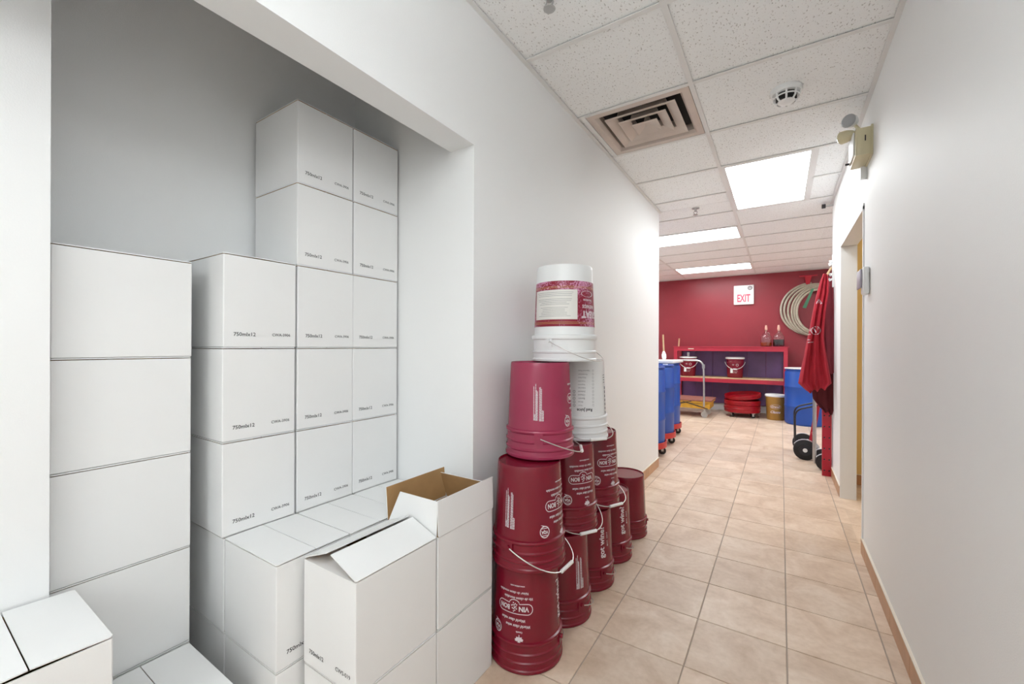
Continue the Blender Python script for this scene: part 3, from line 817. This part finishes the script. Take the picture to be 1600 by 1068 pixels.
# ------------------------------------------------------------------ back room: drums on dollies
def drum_mesh():
    b = NB(); R = .29; H = .88
    p = [(0, 0), (.262, 0), (.275, .012), (.284, .04), (.284, .27), (.2885, .28), (.2895, .29), (.2885, .30), (.284, .31), (.284, .58), (.2885, .59), (.2895, .60), (.2885, .61), (.284, .62), (.284, .82), (.275, .845), (.268, .85), (.268, .862), (.283, .866), (.283, .878), (.262, .88), (.255, .866), (0, .862)]
    lathe(b, p, 48); return fin(b, 'body', BLUE, True, 30)
DM = drum_mesh()
def drum(x, y, z, l):
    t = thing('drum', (x, y, z), l, 'drum', 'blue plastic drums'); link('body', DM, t)
    for a in (.6, 3.6):
        k = NB(); lathe(k, [(0, .885), (.03, .885), (.03, .862)], 16, (.19*math.cos(a), .19*math.sin(a))); obj('bung', k, WPLAST, t)
    return t
def caster(parent, x, y, r=.042, m=RUBBER, ztop=.1, a=0.0):
    e = thing('caster', (x, y, 0), rz=a); e.parent = parent
    k = NB(); cylx(k, (0, 0, r), (0, 1, 0), r, .026, 18); obj('wheel', k, m, e, smooth=True)
    k = NB(); box(k, -.012, .014, -.021, -.016, r-.006, ztop-.006); box(k, -.012, .014, .016, .021, r-.006, ztop-.006); box(k, -.026, .026, -.026, .026, ztop-.008, ztop)
    cylx(k, (0, 0, r), (0, 1, 0), .006, .05, 8)
    obj('fork', k, STEEL, e)
def drum_dolly(x, y, l, m=DOLRED, rz=0.3, R=.305):
    t = thing('drum_dolly', (x, y, 0), l, 'dolly', 'round plastic drum dollies', rz)
    k = NB(); lathe(k, [(R-.06, .1), (R, .1), (R, .165), (R-.008, .167), (R-.012, .165), (R-.012, .125), (R-.06, .125), (R-.06, .1)], 48); obj('ring', k, m, t, smooth=True)
    k = NB(); box(k, -R+.03, R-.03, -.03, .03, .103, .122); box(k, -.03, .03, -R+.03, R-.03, .1035, .1215); obj('cross_brace', k, m, t)
    for i in range(4):
        a = HP*i; caster(t, (R-.05)*math.cos(a), (R-.05)*math.sin(a), a=a)
    return t
for (x, y, l) in ((-1.385, 4.90, 'nearest of the three by the corridor corner'), (-1.415, 5.53, 'middle of the three behind the corridor corner'), (-1.475, 6.22, 'farthest of the three, with light blue tape')):
    drum_dolly(x, y, 'orange-red dolly under the drum '+l)
    d_ = drum(x, y, .126, 'blue plastic drum on a dolly, '+l)
    if y > 6:
        k = NB(); lathe(k, [(.2905, .80), (.2915, .80), (.2915, .66), (.2905, .66), (.2905, .80)], 3, (0, 0), a0=-1.28, a1=-1.1); obj('tape_tag', k, BLUETAPE, d_)
b = NB(); box(b, -1.76, -1.19, 5.78, 6.45, 1.012, 1.045, .004); tag(obj('white_board', b, WPLAST), 'white flat board lying across the tops of the blue drums', 'board')
# brush with wooden handle standing on the board
t = thing('brush', (-1.405, 6.2, 1.046), 'long wooden handled white paddle standing upright above the blue drums', 'paddle')
k = NB(); tube(k, [(0, 0, .11), (-.012, 0, .36)], [.012, .010], 10); obj('handle', k, WOOD, t, smooth=True)
k = NB(); tube(k, [(.006, 0, 0), (.004, 0, .03), (.002, 0, .07), (0, 0, .1), (0, 0, .125)], [.018, .030, .032, .022, .012], 12); obj('blade', k, WPLAST, t, smooth=True)

dd = drum(.335, 8.22, 0, 'blue plastic drum standing on the floor at the right end of the red shelf')
b = NB(); lathe(b, [(0, .886), (.286, .886), (.289, .893), (.286, .9), (0, .902)], 40); obj('lid', b, WPLAST, dd, smooth=True)

# shelf unit
SX0, SX1, SY0, SY1 = -1.76, .10, 8.60, 9.10
t = thing('shelf_unit', ((SX0+SX1)/2, 8.85, 0), 'long red two-tier shelf with dark purple back panels along the red wall', 'shelf')
ox, oy = -(SX0+SX1)/2, -8.85
def sbox(nm, x0, x1, y0, y1, z0, z1, m, par=None):
    k = NB(); box(k, x0+ox, x1+ox, y0+oy, y1+oy, z0, z1, .002); return obj(nm, k, m, par or t)
for x in (SX0, SX1-.06):
    for y in (SY0, SY1-.07): sbox('post', x, x+.06, y, y+.05, 0, 1.155, SHELFRED)
tb = sbox('top_beam', SX0, SX1, SY0, SY0+.05, 1.155, 1.225, SHELFRED); sbox('top_beam', SX0, SX1, SY1-.07, SY1-.02, 1.155, 1.225, SHELFRED)
sbox('top_board', SX0-.01, SX1+.02, SY0-.01, SY1-.02, 1.2255, 1.2425, SHELFRED)
sbox('lower_beam', SX0+.06, SX1-.06, SY0, SY0+.04, .575, .645, SHELFRED); sbox('lower_beam', SX0+.06, SX1-.06, SY1-.07, SY1-.03, .575, .645, SHELFRED)
sbox('lower_board', SX0+.06, SX1-.06, SY0+.002, SY1-.03, .6455, .665, WOOD)
for i in range(6):
    x = SX0+.03+i*.3; sbox('back_panel', x, min(x+.296, SX1-.03), SY1-.018, SY1-.004, .14, 1.15, PURPLE)
lb = NB(); box(lb, -1.50+ox, -1.40+ox, SY0+oy-.002, SY0+oy, 1.19, 1.205); obj('sticker', lb, CAULK, tb)
# things on the shelf
def wpail(x, y, z, l, airlock=False):
    t = thing('lidded_pail', (x, y, z), l, 'pail', 'lidded pails on the red shelf', math.atan2(-y, -x))
    k = NB(); lathe(k, [(0, 0), (.125, 0), (.13, .01), (.143, .27), (.148, .275), (.148, .29), (.145, .3), (.148, .33), (.15, .36), (0, .36)], 40); obj('body', k, BURG, t, smooth=True)
    k = NB(); lathe(k, [(.157, .345), (.16, .348), (.16, .37), (.15, .38), (.14, .376), (0, .376)], 40); obj('lid', k, WPLAST, t, smooth=True)
    t['_m'] = BURG.name; 
    pts = [(.158*math.sin(a)*0+(.02+.15*math.cos(a)), .165*math.sin(a), .29-.13*math.cos(a)**1.3 if math.cos(a) > 0 else .29) for a in [(-HP+PI*i/20)*.999 for i in range(21)]]
    k = NB(); tube(k, pts, .004, 6); hh = obj('bail_handle', k, GRIP, t, smooth=True)
    k = NB(); tube(k, pts[9:12], .011, 8); obj('grip', k, GRIP, hh, smooth=True)
    pr = Print2D(); pr.text('VIN BON', 0, 0, width=.08, height=.014, bold=.03); pr.text('World class wine', 0, -.03, width=.085, bold=.02); pr.text('got wine?', 0, -.055, width=.06, bold=.02)
    pr.circle(.035, .085, .019, .005); pr.poly([(x_-.03, y_+.085) for x_, y_ in leafpts(.02)])
    link('front_print', pr.mesh('front_print', lambda s, q: ((.1295+.05*(q+.15))*math.cos(s/.135)+.0, (.1295+.05*(q+.15))*math.sin(s/.135), .15+q), [TEXTW]), t)
    k = NB(); box(k, .156, .159, -.075, -.035, .09, .17); obj('tag', k, WPLAST, t)
    del t['_m']
    if airlock:
        k = NB(); tube(k, [(0, 0, .37), (0, 0, .46)], .022, 12); obj('airlock', k, WPLAST, t, smooth=True)
    return t
wpail(-.72, 8.83, .666, 'burgundy pail with white lid at the middle of the lower shelf')
wpail(-1.53, 8.80, .666, 'burgundy pail with white lid and airlock at the left end of the lower shelf', True)
def demijohn(x, y, z, l, liq, lv):
    t = thing('demijohn', (x, y, z), l, 'bottle', 'glass demijohns on the red shelf')
    k = NB(); lathe(k, [(0, .004), (.08, .004), (.088, .012), (.09, .03), (.09, .15), (.082, .185), (.05, .225), (.024, .25), (.019, .27), (.019, .295), (.023, .3), (.016, .3), (.014, .27), (.02, .248), (.048, .22), (.078, .182), (.0865, .15), (.0865, .03), (.082, .012), (0, .009)], 32); obj('glass', k, CLEAR, t, smooth=True)
    k = NB(); lathe(k, [(0, .0095), (.08, .013), (.0858, .03), (.0858, lv), (0, lv)], 32); obj('liquid', k, liq, t, smooth=True)
    k = NB(); lathe(k, [(0, .28), (.0135, .28), (.022, .31), (.02, .345), (.014, .385), (0, .385)], 16); obj('stopper', k, CORK, t, smooth=True)
    k = NB(); tube(k, [(.02, -.02, .25), (.045, -.03, .255), (.05, -.035, .225)], .005, 8); obj('ring_handle', k, CLEAR, t, smooth=True)
    return t
demijohn(-.225, 8.82, 1.2425, 'glass demijohn of amber liquid, left of the pair on top of the shelf', AMBER, .075)
demijohn(-.035, 8.82, 1.2425, 'glass demijohn of dark wine, right of the pair on top of the shelf', WINE, .125)
b = NB(); tube(b, [(-1.71, 8.80, 1.244), (-1.70, 8.80, 1.40)], .013, 10); tag(obj('wooden_dowel', b, WOOD, smooth=True), 'short pale wooden stick upright on the left end of the shelf top', 'stick')
# exit sign
a = at(1147, 447, YF); c_ = at(1178, 475, YF)
t = thing('exit_sign', ((a.x+c_.x)/2, YF, c_.z), 'square white EXIT sign with pink letters on the red wall', 'sign')
hw = (c_.x-a.x)/2; hz = a.z-c_.z
k = NB(); box(k, -hw, hw, -.05, -.001, 0, hz, .006); obj('case', k, WPLAST, t, smooth=True)
pr = Print2D(); pr.text('EXIT', 0, hz*.33, width=hw*1.30, height=hz*.40, bold=.03)
link('letters', pr.mesh('letters', lambda s, q: (s, -.052, q), [EXITP]), t)
pr = Print2D(); pr.circle(hw*.62, hz*.84, .033, .014, 16); pr.text('smile', -hw*.15, hz*.66, width=hw*.7, bold=.0)
pr = Print2D(); pr.circle(hw*.62, hz*.84, .030, .016, 16); pr.poly([(hw*.62+.012*math.cos(q), hz*.84+.012*math.sin(q)) for q in (0, 1.2, 2.4, 3.6, 4.8)])
link('round_mark', pr.mesh('round_mark', lambda s, q: (s, -.0525, q), [GREYINK]), t)
# hose and bracket
t = thing('wall_bracket', (.40, YF, 2.48), 'red T-shaped metal bracket high on the red wall', 'bracket')
k = NB(); box(k, -.13, .13, -.16, -.12, 0, .02, .003); obj('cross_bar', k, REDM, t)
k = NB(); vv = [k.verts.new(p_) for p_ in ((-.05, -.001, -.0), (.05, -.001, 0), (.025, -.001, -.16), (-.025, -.001, -.16), (-.05, -.15, -.0), (.05, -.15, 0), (.02, -.05, -.16), (-.02, -.05, -.16))]
for q in ((0, 1, 2, 3), (4, 7, 6, 5), (0, 4, 5, 1), (1, 5, 6, 2), (2, 6, 7, 3), (3, 7, 4, 0)): k.faces.new([vv[i] for i in q])
obj('arm', k, REDM, t)
k = NB(); rnd = random.Random(5); pts = []
loops = [(.47, .46, .455, 1.91), (.45, .445, .485, 1.90), (.425, .44, .515, 1.88), (.40, .44, .55, 1.86), (.37, .42, .56, 1.86), (.33, .38, .565, 1.86)]
N = 44
for li, (rx, rz_, cx_, cz_) in enumerate(loops):
    nx = loops[(li+1) % len(loops)]
    for i in range(N):
        f = i/N; g = f if li < len(loops)-1 else 0
        RX_, RZ_, CX_, CZ_ = [p_*(1-g)+q_*g for p_, q_ in zip((rx, rz_, cx_, cz_), nx)]
        a = HP+2*PI*f
        pts.append((CX_+RX_*math.cos(a), YF-.035-.026*(li+g) + .012*math.sin(a*3+li), CZ_+RZ_*math.sin(a)))
tube(k, pts, .019, 8); tag(obj('coiled_hose', k, HOSE, smooth=True), 'large coil of grey ribbed hose hanging on the red wall', 'hose')

# stacked round lids/dollies under the shelf
def ring_tray(x, y, z, l, R, h, tilt=(0, 0), casters=False):
    t = thing('drum_dolly', (x, y, z), l, 'dolly', 'crimson round dollies stacked under the shelf'); t.rotation_euler = (tilt[0], tilt[1], .4)
    k = NB(); z0 = .085 if casters else 0
    lathe(k, [(0, z0), (R-.01, z0), (R, z0+.01), (R, z0+h*.45), (R+.006, z0+h*.5), (R+.006, z0+h*.62), (R, z0+h*.66), (R, z0+h), (R-.012, z0+h), (R-.014, z0+.025), (0, z0+.022)], 56); obj('ring', k, CRIM, t, smooth=True)
    if casters:
        for i in range(4): caster(t, (R-.06)*math.cos(HP*i+.5), (R-.06)*math.sin(HP*i+.5), .035, ztop=.085, a=i)
    return t
ring_tray(-.58, 8.52, 0, 'crimson round dolly on casters, bottom of stack', .285, .125, casters=True)
ring_tray(-.58, 8.52, .211, 'crimson round dolly, middle of stack', .285, .085)
ring_tray(-.57, 8.52, .330, 'crimson round dolly, topmost and tilted', .285, .075, tilt=(math.radians(2), math.radians(-6)))
# gold pail
t = thing('gold_pail', (-.075, 8.46, 0), 'gold pail with white lid and white script on the floor under the shelf', 'pail', rz=math.atan2(-8.46, .075))
k = NB(); lathe(k, [(0, 0), (.125, 0), (.13, .01), (.143, .36), (.148, .365), (.148, .40), (0, .40)], 40); obj('body', k, GOLD, t, smooth=True)
k = NB(); lathe(k, [(.148, .392), (.156, .395), (.157, .42), (.15, .428), (0, .426)], 40); obj('lid', k, WPLAST, t, smooth=True)
pr = Print2D(); pr.text('Grand', .0, .06, width=.13, shear=.4, bold=.03); pr.text('Classe', 0, -.03, width=.15, shear=.4, bold=.03); pr.outline([(.08*math.cos(2*PI*i/24), .06+.035*math.sin(2*PI*i/24)) for i in range(24)], .004)
link('script_print', pr.mesh('script_print', lambda s, q: ((.1305+.0385*(.17+q)+.001)*math.cos(s/.138), (.1305+.0385*(.17+q)+.001)*math.sin(s/.138), .17+q), [TEXTW]), t)
# lift cart
t = thing('lift_cart', (-1.42, 8.12, 0), 'yellow scissor lift cart with a silver push handle in front of the shelf', 'cart')
def cb(nm, x0, x1, y0, y1, z0, z1, m, par=None, bev=.003):
    k = NB(); box(k, x0+1.42, x1+1.42, y0-8.12, y1-8.12, z0, z1, bev); return obj(nm, k, m, par or t)
cb('frame', -1.86, -1.03, 7.92, 8.44, .155, .245, CARTY); cb('deck_board', -1.88, -1.0, 7.90, 8.52, .285, .31, WOODR)
cb('deck_rim', -1.87, -1.01, 7.91, 8.50, .25, .2845, CARTY)
k = NB()
for y in (7.915, 8.44):
    for seg in ([(-.36, y-8.12, .16), (.1, y-8.12, .28)], [(-.05, y-8.12, .27), (.36, y-8.12, .16)]): k = NB(); tube(k, seg, .008, 8); obj('scissor_arm', k, BLACKM, t)
k = NB(); hx0, hx1 = -1.72+1.42, -1.115+1.42; yy = 7.885-8.12
tube(k, [(hx1, yy, .2)]+[(hx1, yy, .5), (hx1-.005, yy, .8)]+arc((hx1-.01, yy, .88), (hx1-.02, yy, .99), (hx1-.12, yy, .995))+[(hx0+.15, yy, .995)]+arc((hx0+.12, yy, .995), (hx0+.02, yy, .99), (hx0+.01, yy, .88))+[(hx0, yy, .2)], .0155, 10)
obj('push_handle', k, STEEL, t, smooth=True)
k = NB(); box(k, hx1-.03, hx1+.012, yy-.02, yy+.02, .86, .93); obj('lever_mount', k, STEEL, t)
for x in (-1.78, -1.12):
    for y in (7.97, 8.38): caster(t, x+1.42, y-8.12, .055, STEEL, ztop=.155, a=.2)

# ------------------------------------------------------------------ right side: rack post, aprons, hand trucks
t = thing('rack_post', (.372, 5.02, 0), 'red perforated steel rack upright at the end of the right wall', 'rack post')
def perf(bm, x0, x1, y, z0, z1, pitch, hr, depth):
    n = int((z1-z0)/pitch); zc0 = z0; w_ = (x1-x0)/2; xc = (x0+x1)/2
    for i in range(n):
        za, zb = z0+i*pitch, z0+(i+1)*pitch; zc = (za+zb)/2
        outer_ = [(x0, za), (xc, za), (x1, za), (x1, zc), (x1, zb), (xc, zb), (x0, zb), (x0, zc)]
        ang = [math.atan2((zz-zc)/pitch, (x-xc)/(x1-x0)) for x, zz in outer_]
        hole = [(xc+hr*math.cos(a), zc+hr*math.sin(a)*1.1) for a in ang]
        O_ = [bm.verts.new((x, y, zz)) for x, zz in outer_]; Hh = [bm.verts.new((x, y, zz)) for x, zz in hole]; Hb = [bm.verts.new((x, y+depth, zz)) for x, zz in hole]
        for k_ in range(8):
            q = (k_+1) % 8
            bm.faces.new((O_[k_], O_[q], Hh[q], Hh[k_])); bm.faces.new((Hh[k_], Hh[q], Hb[q], Hb[k_]))
RH = 1.80
k = NB(); perf(k, -.036, -.002, -.02, 0, RH, .105, .0075, .006); obj('front_channel', k, REDM, t)
k = NB(); perf(k, .002, .036, -.02, 0, RH, .105, .0075, .006); obj('front_channel', k, REDM, t)
k = NB(); box(k, -.036, -.033, -.019, .03, 0, RH); box(k, .033, .036, -.019, .03, 0, RH); box(k, -.004, .004, -.0195, .0, 0, RH); box(k, -.036, .036, .028, .03, 0, RH); obj('side_web', k, REDM, t)
k = NB(); box(k, -.033, .033, -.0135, -.0125, .0, RH); obj('hole_shade_sheet', k, BLACKM, t)  # black sheet behind the holes, standing in for shade inside the post

# aprons: draped cloth lofted through folded cross sections
def cloth(rows, folds, amp, y0, th=.004, n=26, seed=1, mat_=APRON, yb=None):
    rnd = random.Random(seed); ph = [rnd.uniform(0, 6.28) for _ in range(4)]
    b = NB(); F = []; B = []
    rows2 = []
    for i in range(len(rows)-1):
        for s_ in range(4):
            f = s_/4; g = f*f*(3-2*f)*.3+f*.7; rows2.append(tuple(p_*(1-g)+q_*g for p_, q_ in zip(rows[i], rows[i+1])))
    rows2.append(rows[-1])
    for ri, (z0, z1, xl, xr) in enumerate(rows2):     # z at left edge, z at right edge
        fr = ri/len(rows2); L1 = []; L2 = []
        for i in range(n+1):
            u = i/n; x = xl+(xr-xl)*u; z = z0+(z1-z0)*u
            dy = amp*(.35+fr)*(math.sin(folds*PI*u*1.6+ph[0]+fr*1.4)+.45*math.sin(folds*PI*u*3.1+ph[1]-fr*2))*.7
            zz = z
            if ri == len(rows2)-1: zz = z+.012*math.sin(folds*PI*u*1.6+ph[2])
            L1.append(b.verts.new((x, y0+dy-.03*fr, zz))); L2.append(b.verts.new((x, y0+dy-.03*fr+th, zz)))
        F.append(L1); B.append(L2)
    R_ = len(F)
    for r in range(R_-1):
        for i in range(n):
            b.faces.new((F[r][i], F[r][i+1], F[r+1][i+1], F[r+1][i])); b.faces.new((B[r][i+1], B[r][i], B[r+1][i], B[r+1][i+1]))
        b.faces.new((F[r][0], F[r+1][0], B[r+1][0], B[r][0])); b.faces.new((F[r][n], B[r][n], B[r+1][n], F[r+1][n]))
    for i in range(n):
        b.faces.new((F[0][i], B[0][i], B[0][i+1], F[0][i+1])); b.faces.new((F[-1][i+1], B[-1][i+1], B[-1][i], F[-1][i]))
    return b
def px(rows, y):
    out = []
    for (ul, vl, ur, vr) in rows:
        A_ = at(ul, vl, y); B_ = at(ur, vr, y); out.append((A_.z, B_.z, A_.x, B_.x))
    return out
YA = 4.86
b = cloth(px([(1286, 428, 1292, 428), (1281, 440, 1294, 440), (1275, 462, 1294, 458), (1269, 490, 1290, 484), (1265, 512, 1288, 506), (1260, 535, 1287, 528), (1255, 560, 1290, 550), (1250, 582, 1295, 578), (1247, 598, 1299, 598), (1262, 612, 1290, 606)], YA), 3.2, .034, YA-.02, seed=3)
ap = obj('red_apron', b, APRON, smooth=True, ang=80); ap['label'] = 'bright red apron with a white round emblem, frontmost of the hanging aprons'; ap['category'] = 'apron'
# emblem on apron
pe = at(1275, 516, YA-.06)
pr = Print2D()
pr.circle(0, 0, .036, .006); pr.text('V', 0, 0, width=.04, height=.042, bold=.03)
pr.text('VIN', -.062, .01, width=.04, height=.035, bold=.04); pr.text('BON', -.062, -.035, width=.04, height=.012, bold=.04)
pr.text('World class', -.072, -.085, width=.06, shear=.3, bold=.05); pr.text('got vin?', -.04, -.11, width=.045, bold=.05)
pr.text('VIN', .0, .28, width=.06, height=.022, rot=-1.1, bold=.04); pr.text('BON', .03, .27, width=.05, height=.018, rot=-1.1, bold=.04)
# project print onto the cloth front
from mathutils.bvhtree import BVHTree
bv = BVHTree.FromPolygons([v.co for v in ap.data.vertices], [tuple(p_.vertices) for p_ in ap.data.polygons])
def oncloth(s, q):
    h = bv.ray_cast(Vector((pe.x+s, 3.5, pe.z+q)), Vector((0, 1, 0)))
    return (pe.x+s, h[0].y-.003, pe.z+q) if h[0] else None
hits = [oncloth(*v) for v in pr.v]
keep = [f for f in pr.f if all(hits[i] for i in f)]
me = bpy.data.meshes.new('emblem_print'); me.from_pydata([h_ or (0, 0, 0) for h_ in hits], [], keep); me.materials.append(TEXTW)
bm_ = bmesh.new(); bm_.from_mesh(me); bmesh.ops.delete(bm_, geom=[v for v in bm_.verts if not v.link_faces], context='VERTS'); bm_.to_mesh(me); bm_.free()
link('emblem_print', me, ap)
# maroon apron behind, dark red apron lowest
b = cloth(px([(1291, 432, 1302, 432), (1286, 450, 1302.5, 450), (1284, 500, 1303, 500), (1284, 540, 1303, 540), (1284, 572, 1303, 572), (1284, 582, 1303, 582)], 4.93), 2, .010, 4.925, seed=6)
o = obj('maroon_apron', b, MAROON, smooth=True, ang=80); tag(o, 'dull maroon apron hanging behind the bright red one, against the wall end', 'apron')
b = cloth(px([(1276, 560, 1302, 560), (1272, 590, 1302, 590), (1268, 608, 1302, 612), (1270, 622, 1302, 640), (1284, 640, 1300, 647)], 4.955), 2.4, .010, 4.955, seed=9)
o = obj('dark_apron', b, DARKRED, smooth=True, ang=80); tag(o, 'dark red apron showing lowest under the bright red one', 'apron')
# hanger and hooks
t = thing('coat_hook_rail', (.40, 4.93, 1.93), 'white hooks and pale hanger above the aprons at the wall end', 'hook')
k = NB(); q0 = at(1289, 434, 4.88); q1 = at(1299, 418, 4.9); o0 = Vector(t.location)
tube(k, [q0-o0, q1-o0], .009, 8); obj('hanger_arm', k, WOOD, t, smooth=True)
for (u, v) in ((1299, 436), (1300, 428), (1299, 412), (1300, 408)):
    q = at(u, v, 4.93)-o0; k = NB(); tube(k, [q+Vector((.012, .0, .0)), q, q+Vector((-.012, -.012, -.012)), q+Vector((-.02, -.014, .008))], [.01, .012, .011, .008], 8); obj('hook', k, WPLAST, t, smooth=True)
k = NB(); q = at(1301, 422, 4.93)-o0; box(k, q.x-.004, .0145, q.y-.01, q.y+.01, q.z-.16, q.z+.14); obj('rail', k, WPLAST, t)
b = NB(); g0 = at(1270, 452, 5.4); g1 = at(1255, 480, 5.4)
for zz in (0,): 
    vs_ = [g0+Vector((-.01, 0, .01)), g0+Vector((.012, 0, .01)), g1+Vector((.025, .01, -.01)), g1+Vector((-.005, .01, 0))]
    fr = [b.verts.new(v) for v in vs_]; bk = [b.verts.new(v+Vector((0, .006, 0))) for v in vs_]
    b.faces.new(fr); b.faces.new(bk[::-1])
    for i in range(4): b.faces.new((fr[i], bk[i], bk[(i+1) % 4], fr[(i+1) % 4]))
tag(obj('green_strap', b, GREEN), 'small green strap of cloth between the aprons and the hose coil', 'strap')

def hand_truck(x, y, l, railm, s=1.0, hooks=True, lean=.075, rz=0, wr=.108, gap=.2, ro=0, rr=.013):
    """stands with its wheels to the left, rails leaning right towards the wall"""
    t = thing('hand_truck', (x, y, 0), l, 'hand truck', 'hand trucks parked by the rack', rz)
    for sg in (-1, 1):
        yy = sg*gap
        wd = thing('wheel', (0, yy, wr)); wd.parent = t
        k = NB(); tube(k, [(0, -.026, 0), (0, -.02, 0), (0, .02, 0), (0, .026, 0)], [wr-.01, wr, wr, wr-.01], 28); obj('tyre', k, RUBBER, wd, smooth=True)
        k = NB(); tube(k, [(0, -.029, 0), (0, .029, 0)], wr*.55, 20); obj('rim', k, BLACKM, wd, smooth=True)
        k = NB(); tube(k, [(0, -.036, 0), (0, .036, 0)], wr*.2, 12); obj('hub', k, WPLAST, wd, smooth=True)
        yi = sg*(gap-.05)
        k = NB(); tube(k, [(.10+ro, yi, .05), (.10+ro+lean, yi, .6), (.10+ro+lean*1.9, yi, 1.15)], rr, 10); obj('side_rail', k, railm, t, smooth=True)
        if hooks:
            k = NB(); tube(k, [(-.085, yi, .1)]+[(-.09, yi, .4)]+arc((-.09, yi, .46), (-.085, yi, .53), (-.03, yi, .55))+[(.12, yi, .60)], .009, 8); obj('stair_bar', k, BLACKM, t, smooth=True)
        k = NB()  # silver bracket plate with rounded fender
        pts = [(wr*1.02*math.cos(a), wr*1.02*math.sin(a)) for a in [math.radians(-25+i*12) for i in range(11)]]
        pr_ = [(.02, -.07)] + [(.15, -.07)] + [(.15, -.01)] + [(.10, .05)] + [(.03, .06)]
        fa = [k.verts.new((p_[0], yi+sg*.004, wr+p_[1])) for p_ in pr_]; fb = [k.verts.new((p_[0], yi-sg*.004, wr+p_[1])) for p_ in pr_]
        k.faces.new(fa); k.faces.new(fb[::-1])
        for i in range(5): k.faces.new((fa[i], fb[i], fb[(i+1) % 5], fa[(i+1) % 5]))
        A_ = [[k.verts.new(((wr+.008)*math.cos(a), yy+dy, wr+(wr+.008)*math.sin(a))) for dy in (-.02, .02)] for a in [math.radians(15+i*15) for i in range(10)]]
        for p_, q_ in zip(A_, A_[1:]): k.faces.new((p_[0], q_[0], q_[1], p_[1]))
        obj('bracket_plate', k, ALU, t)
    k = NB(); tube(k, [(0, -gap, wr), (0, gap, wr)], .009, 8); obj('axle', k, STEEL, t)
    k = NB()
    for z in (.25, .6, .95): k = NB(); xx = .10+ro+lean*z/.6; tube(k, [(xx, -gap+.05, z), (xx, gap-.05, z)], .010, 8); obj('cross_bar', k, railm, t)
    k = NB(); box(k, .10, .17, -gap+.03, gap-.03, .02, .028); obj('toe_plate', k, STEEL, t)
    return t
hand_truck(.225, 5.80, 'red hand truck with black stair bars and black wheels, left of the pair', REDM, ro=-.05)
hand_truck(.375, 5.36, 'grey steel hand truck right beside the red rack upright', STEEL, hooks=False, lean=.0, wr=.078, gap=.13, ro=-.18, rr=.013)
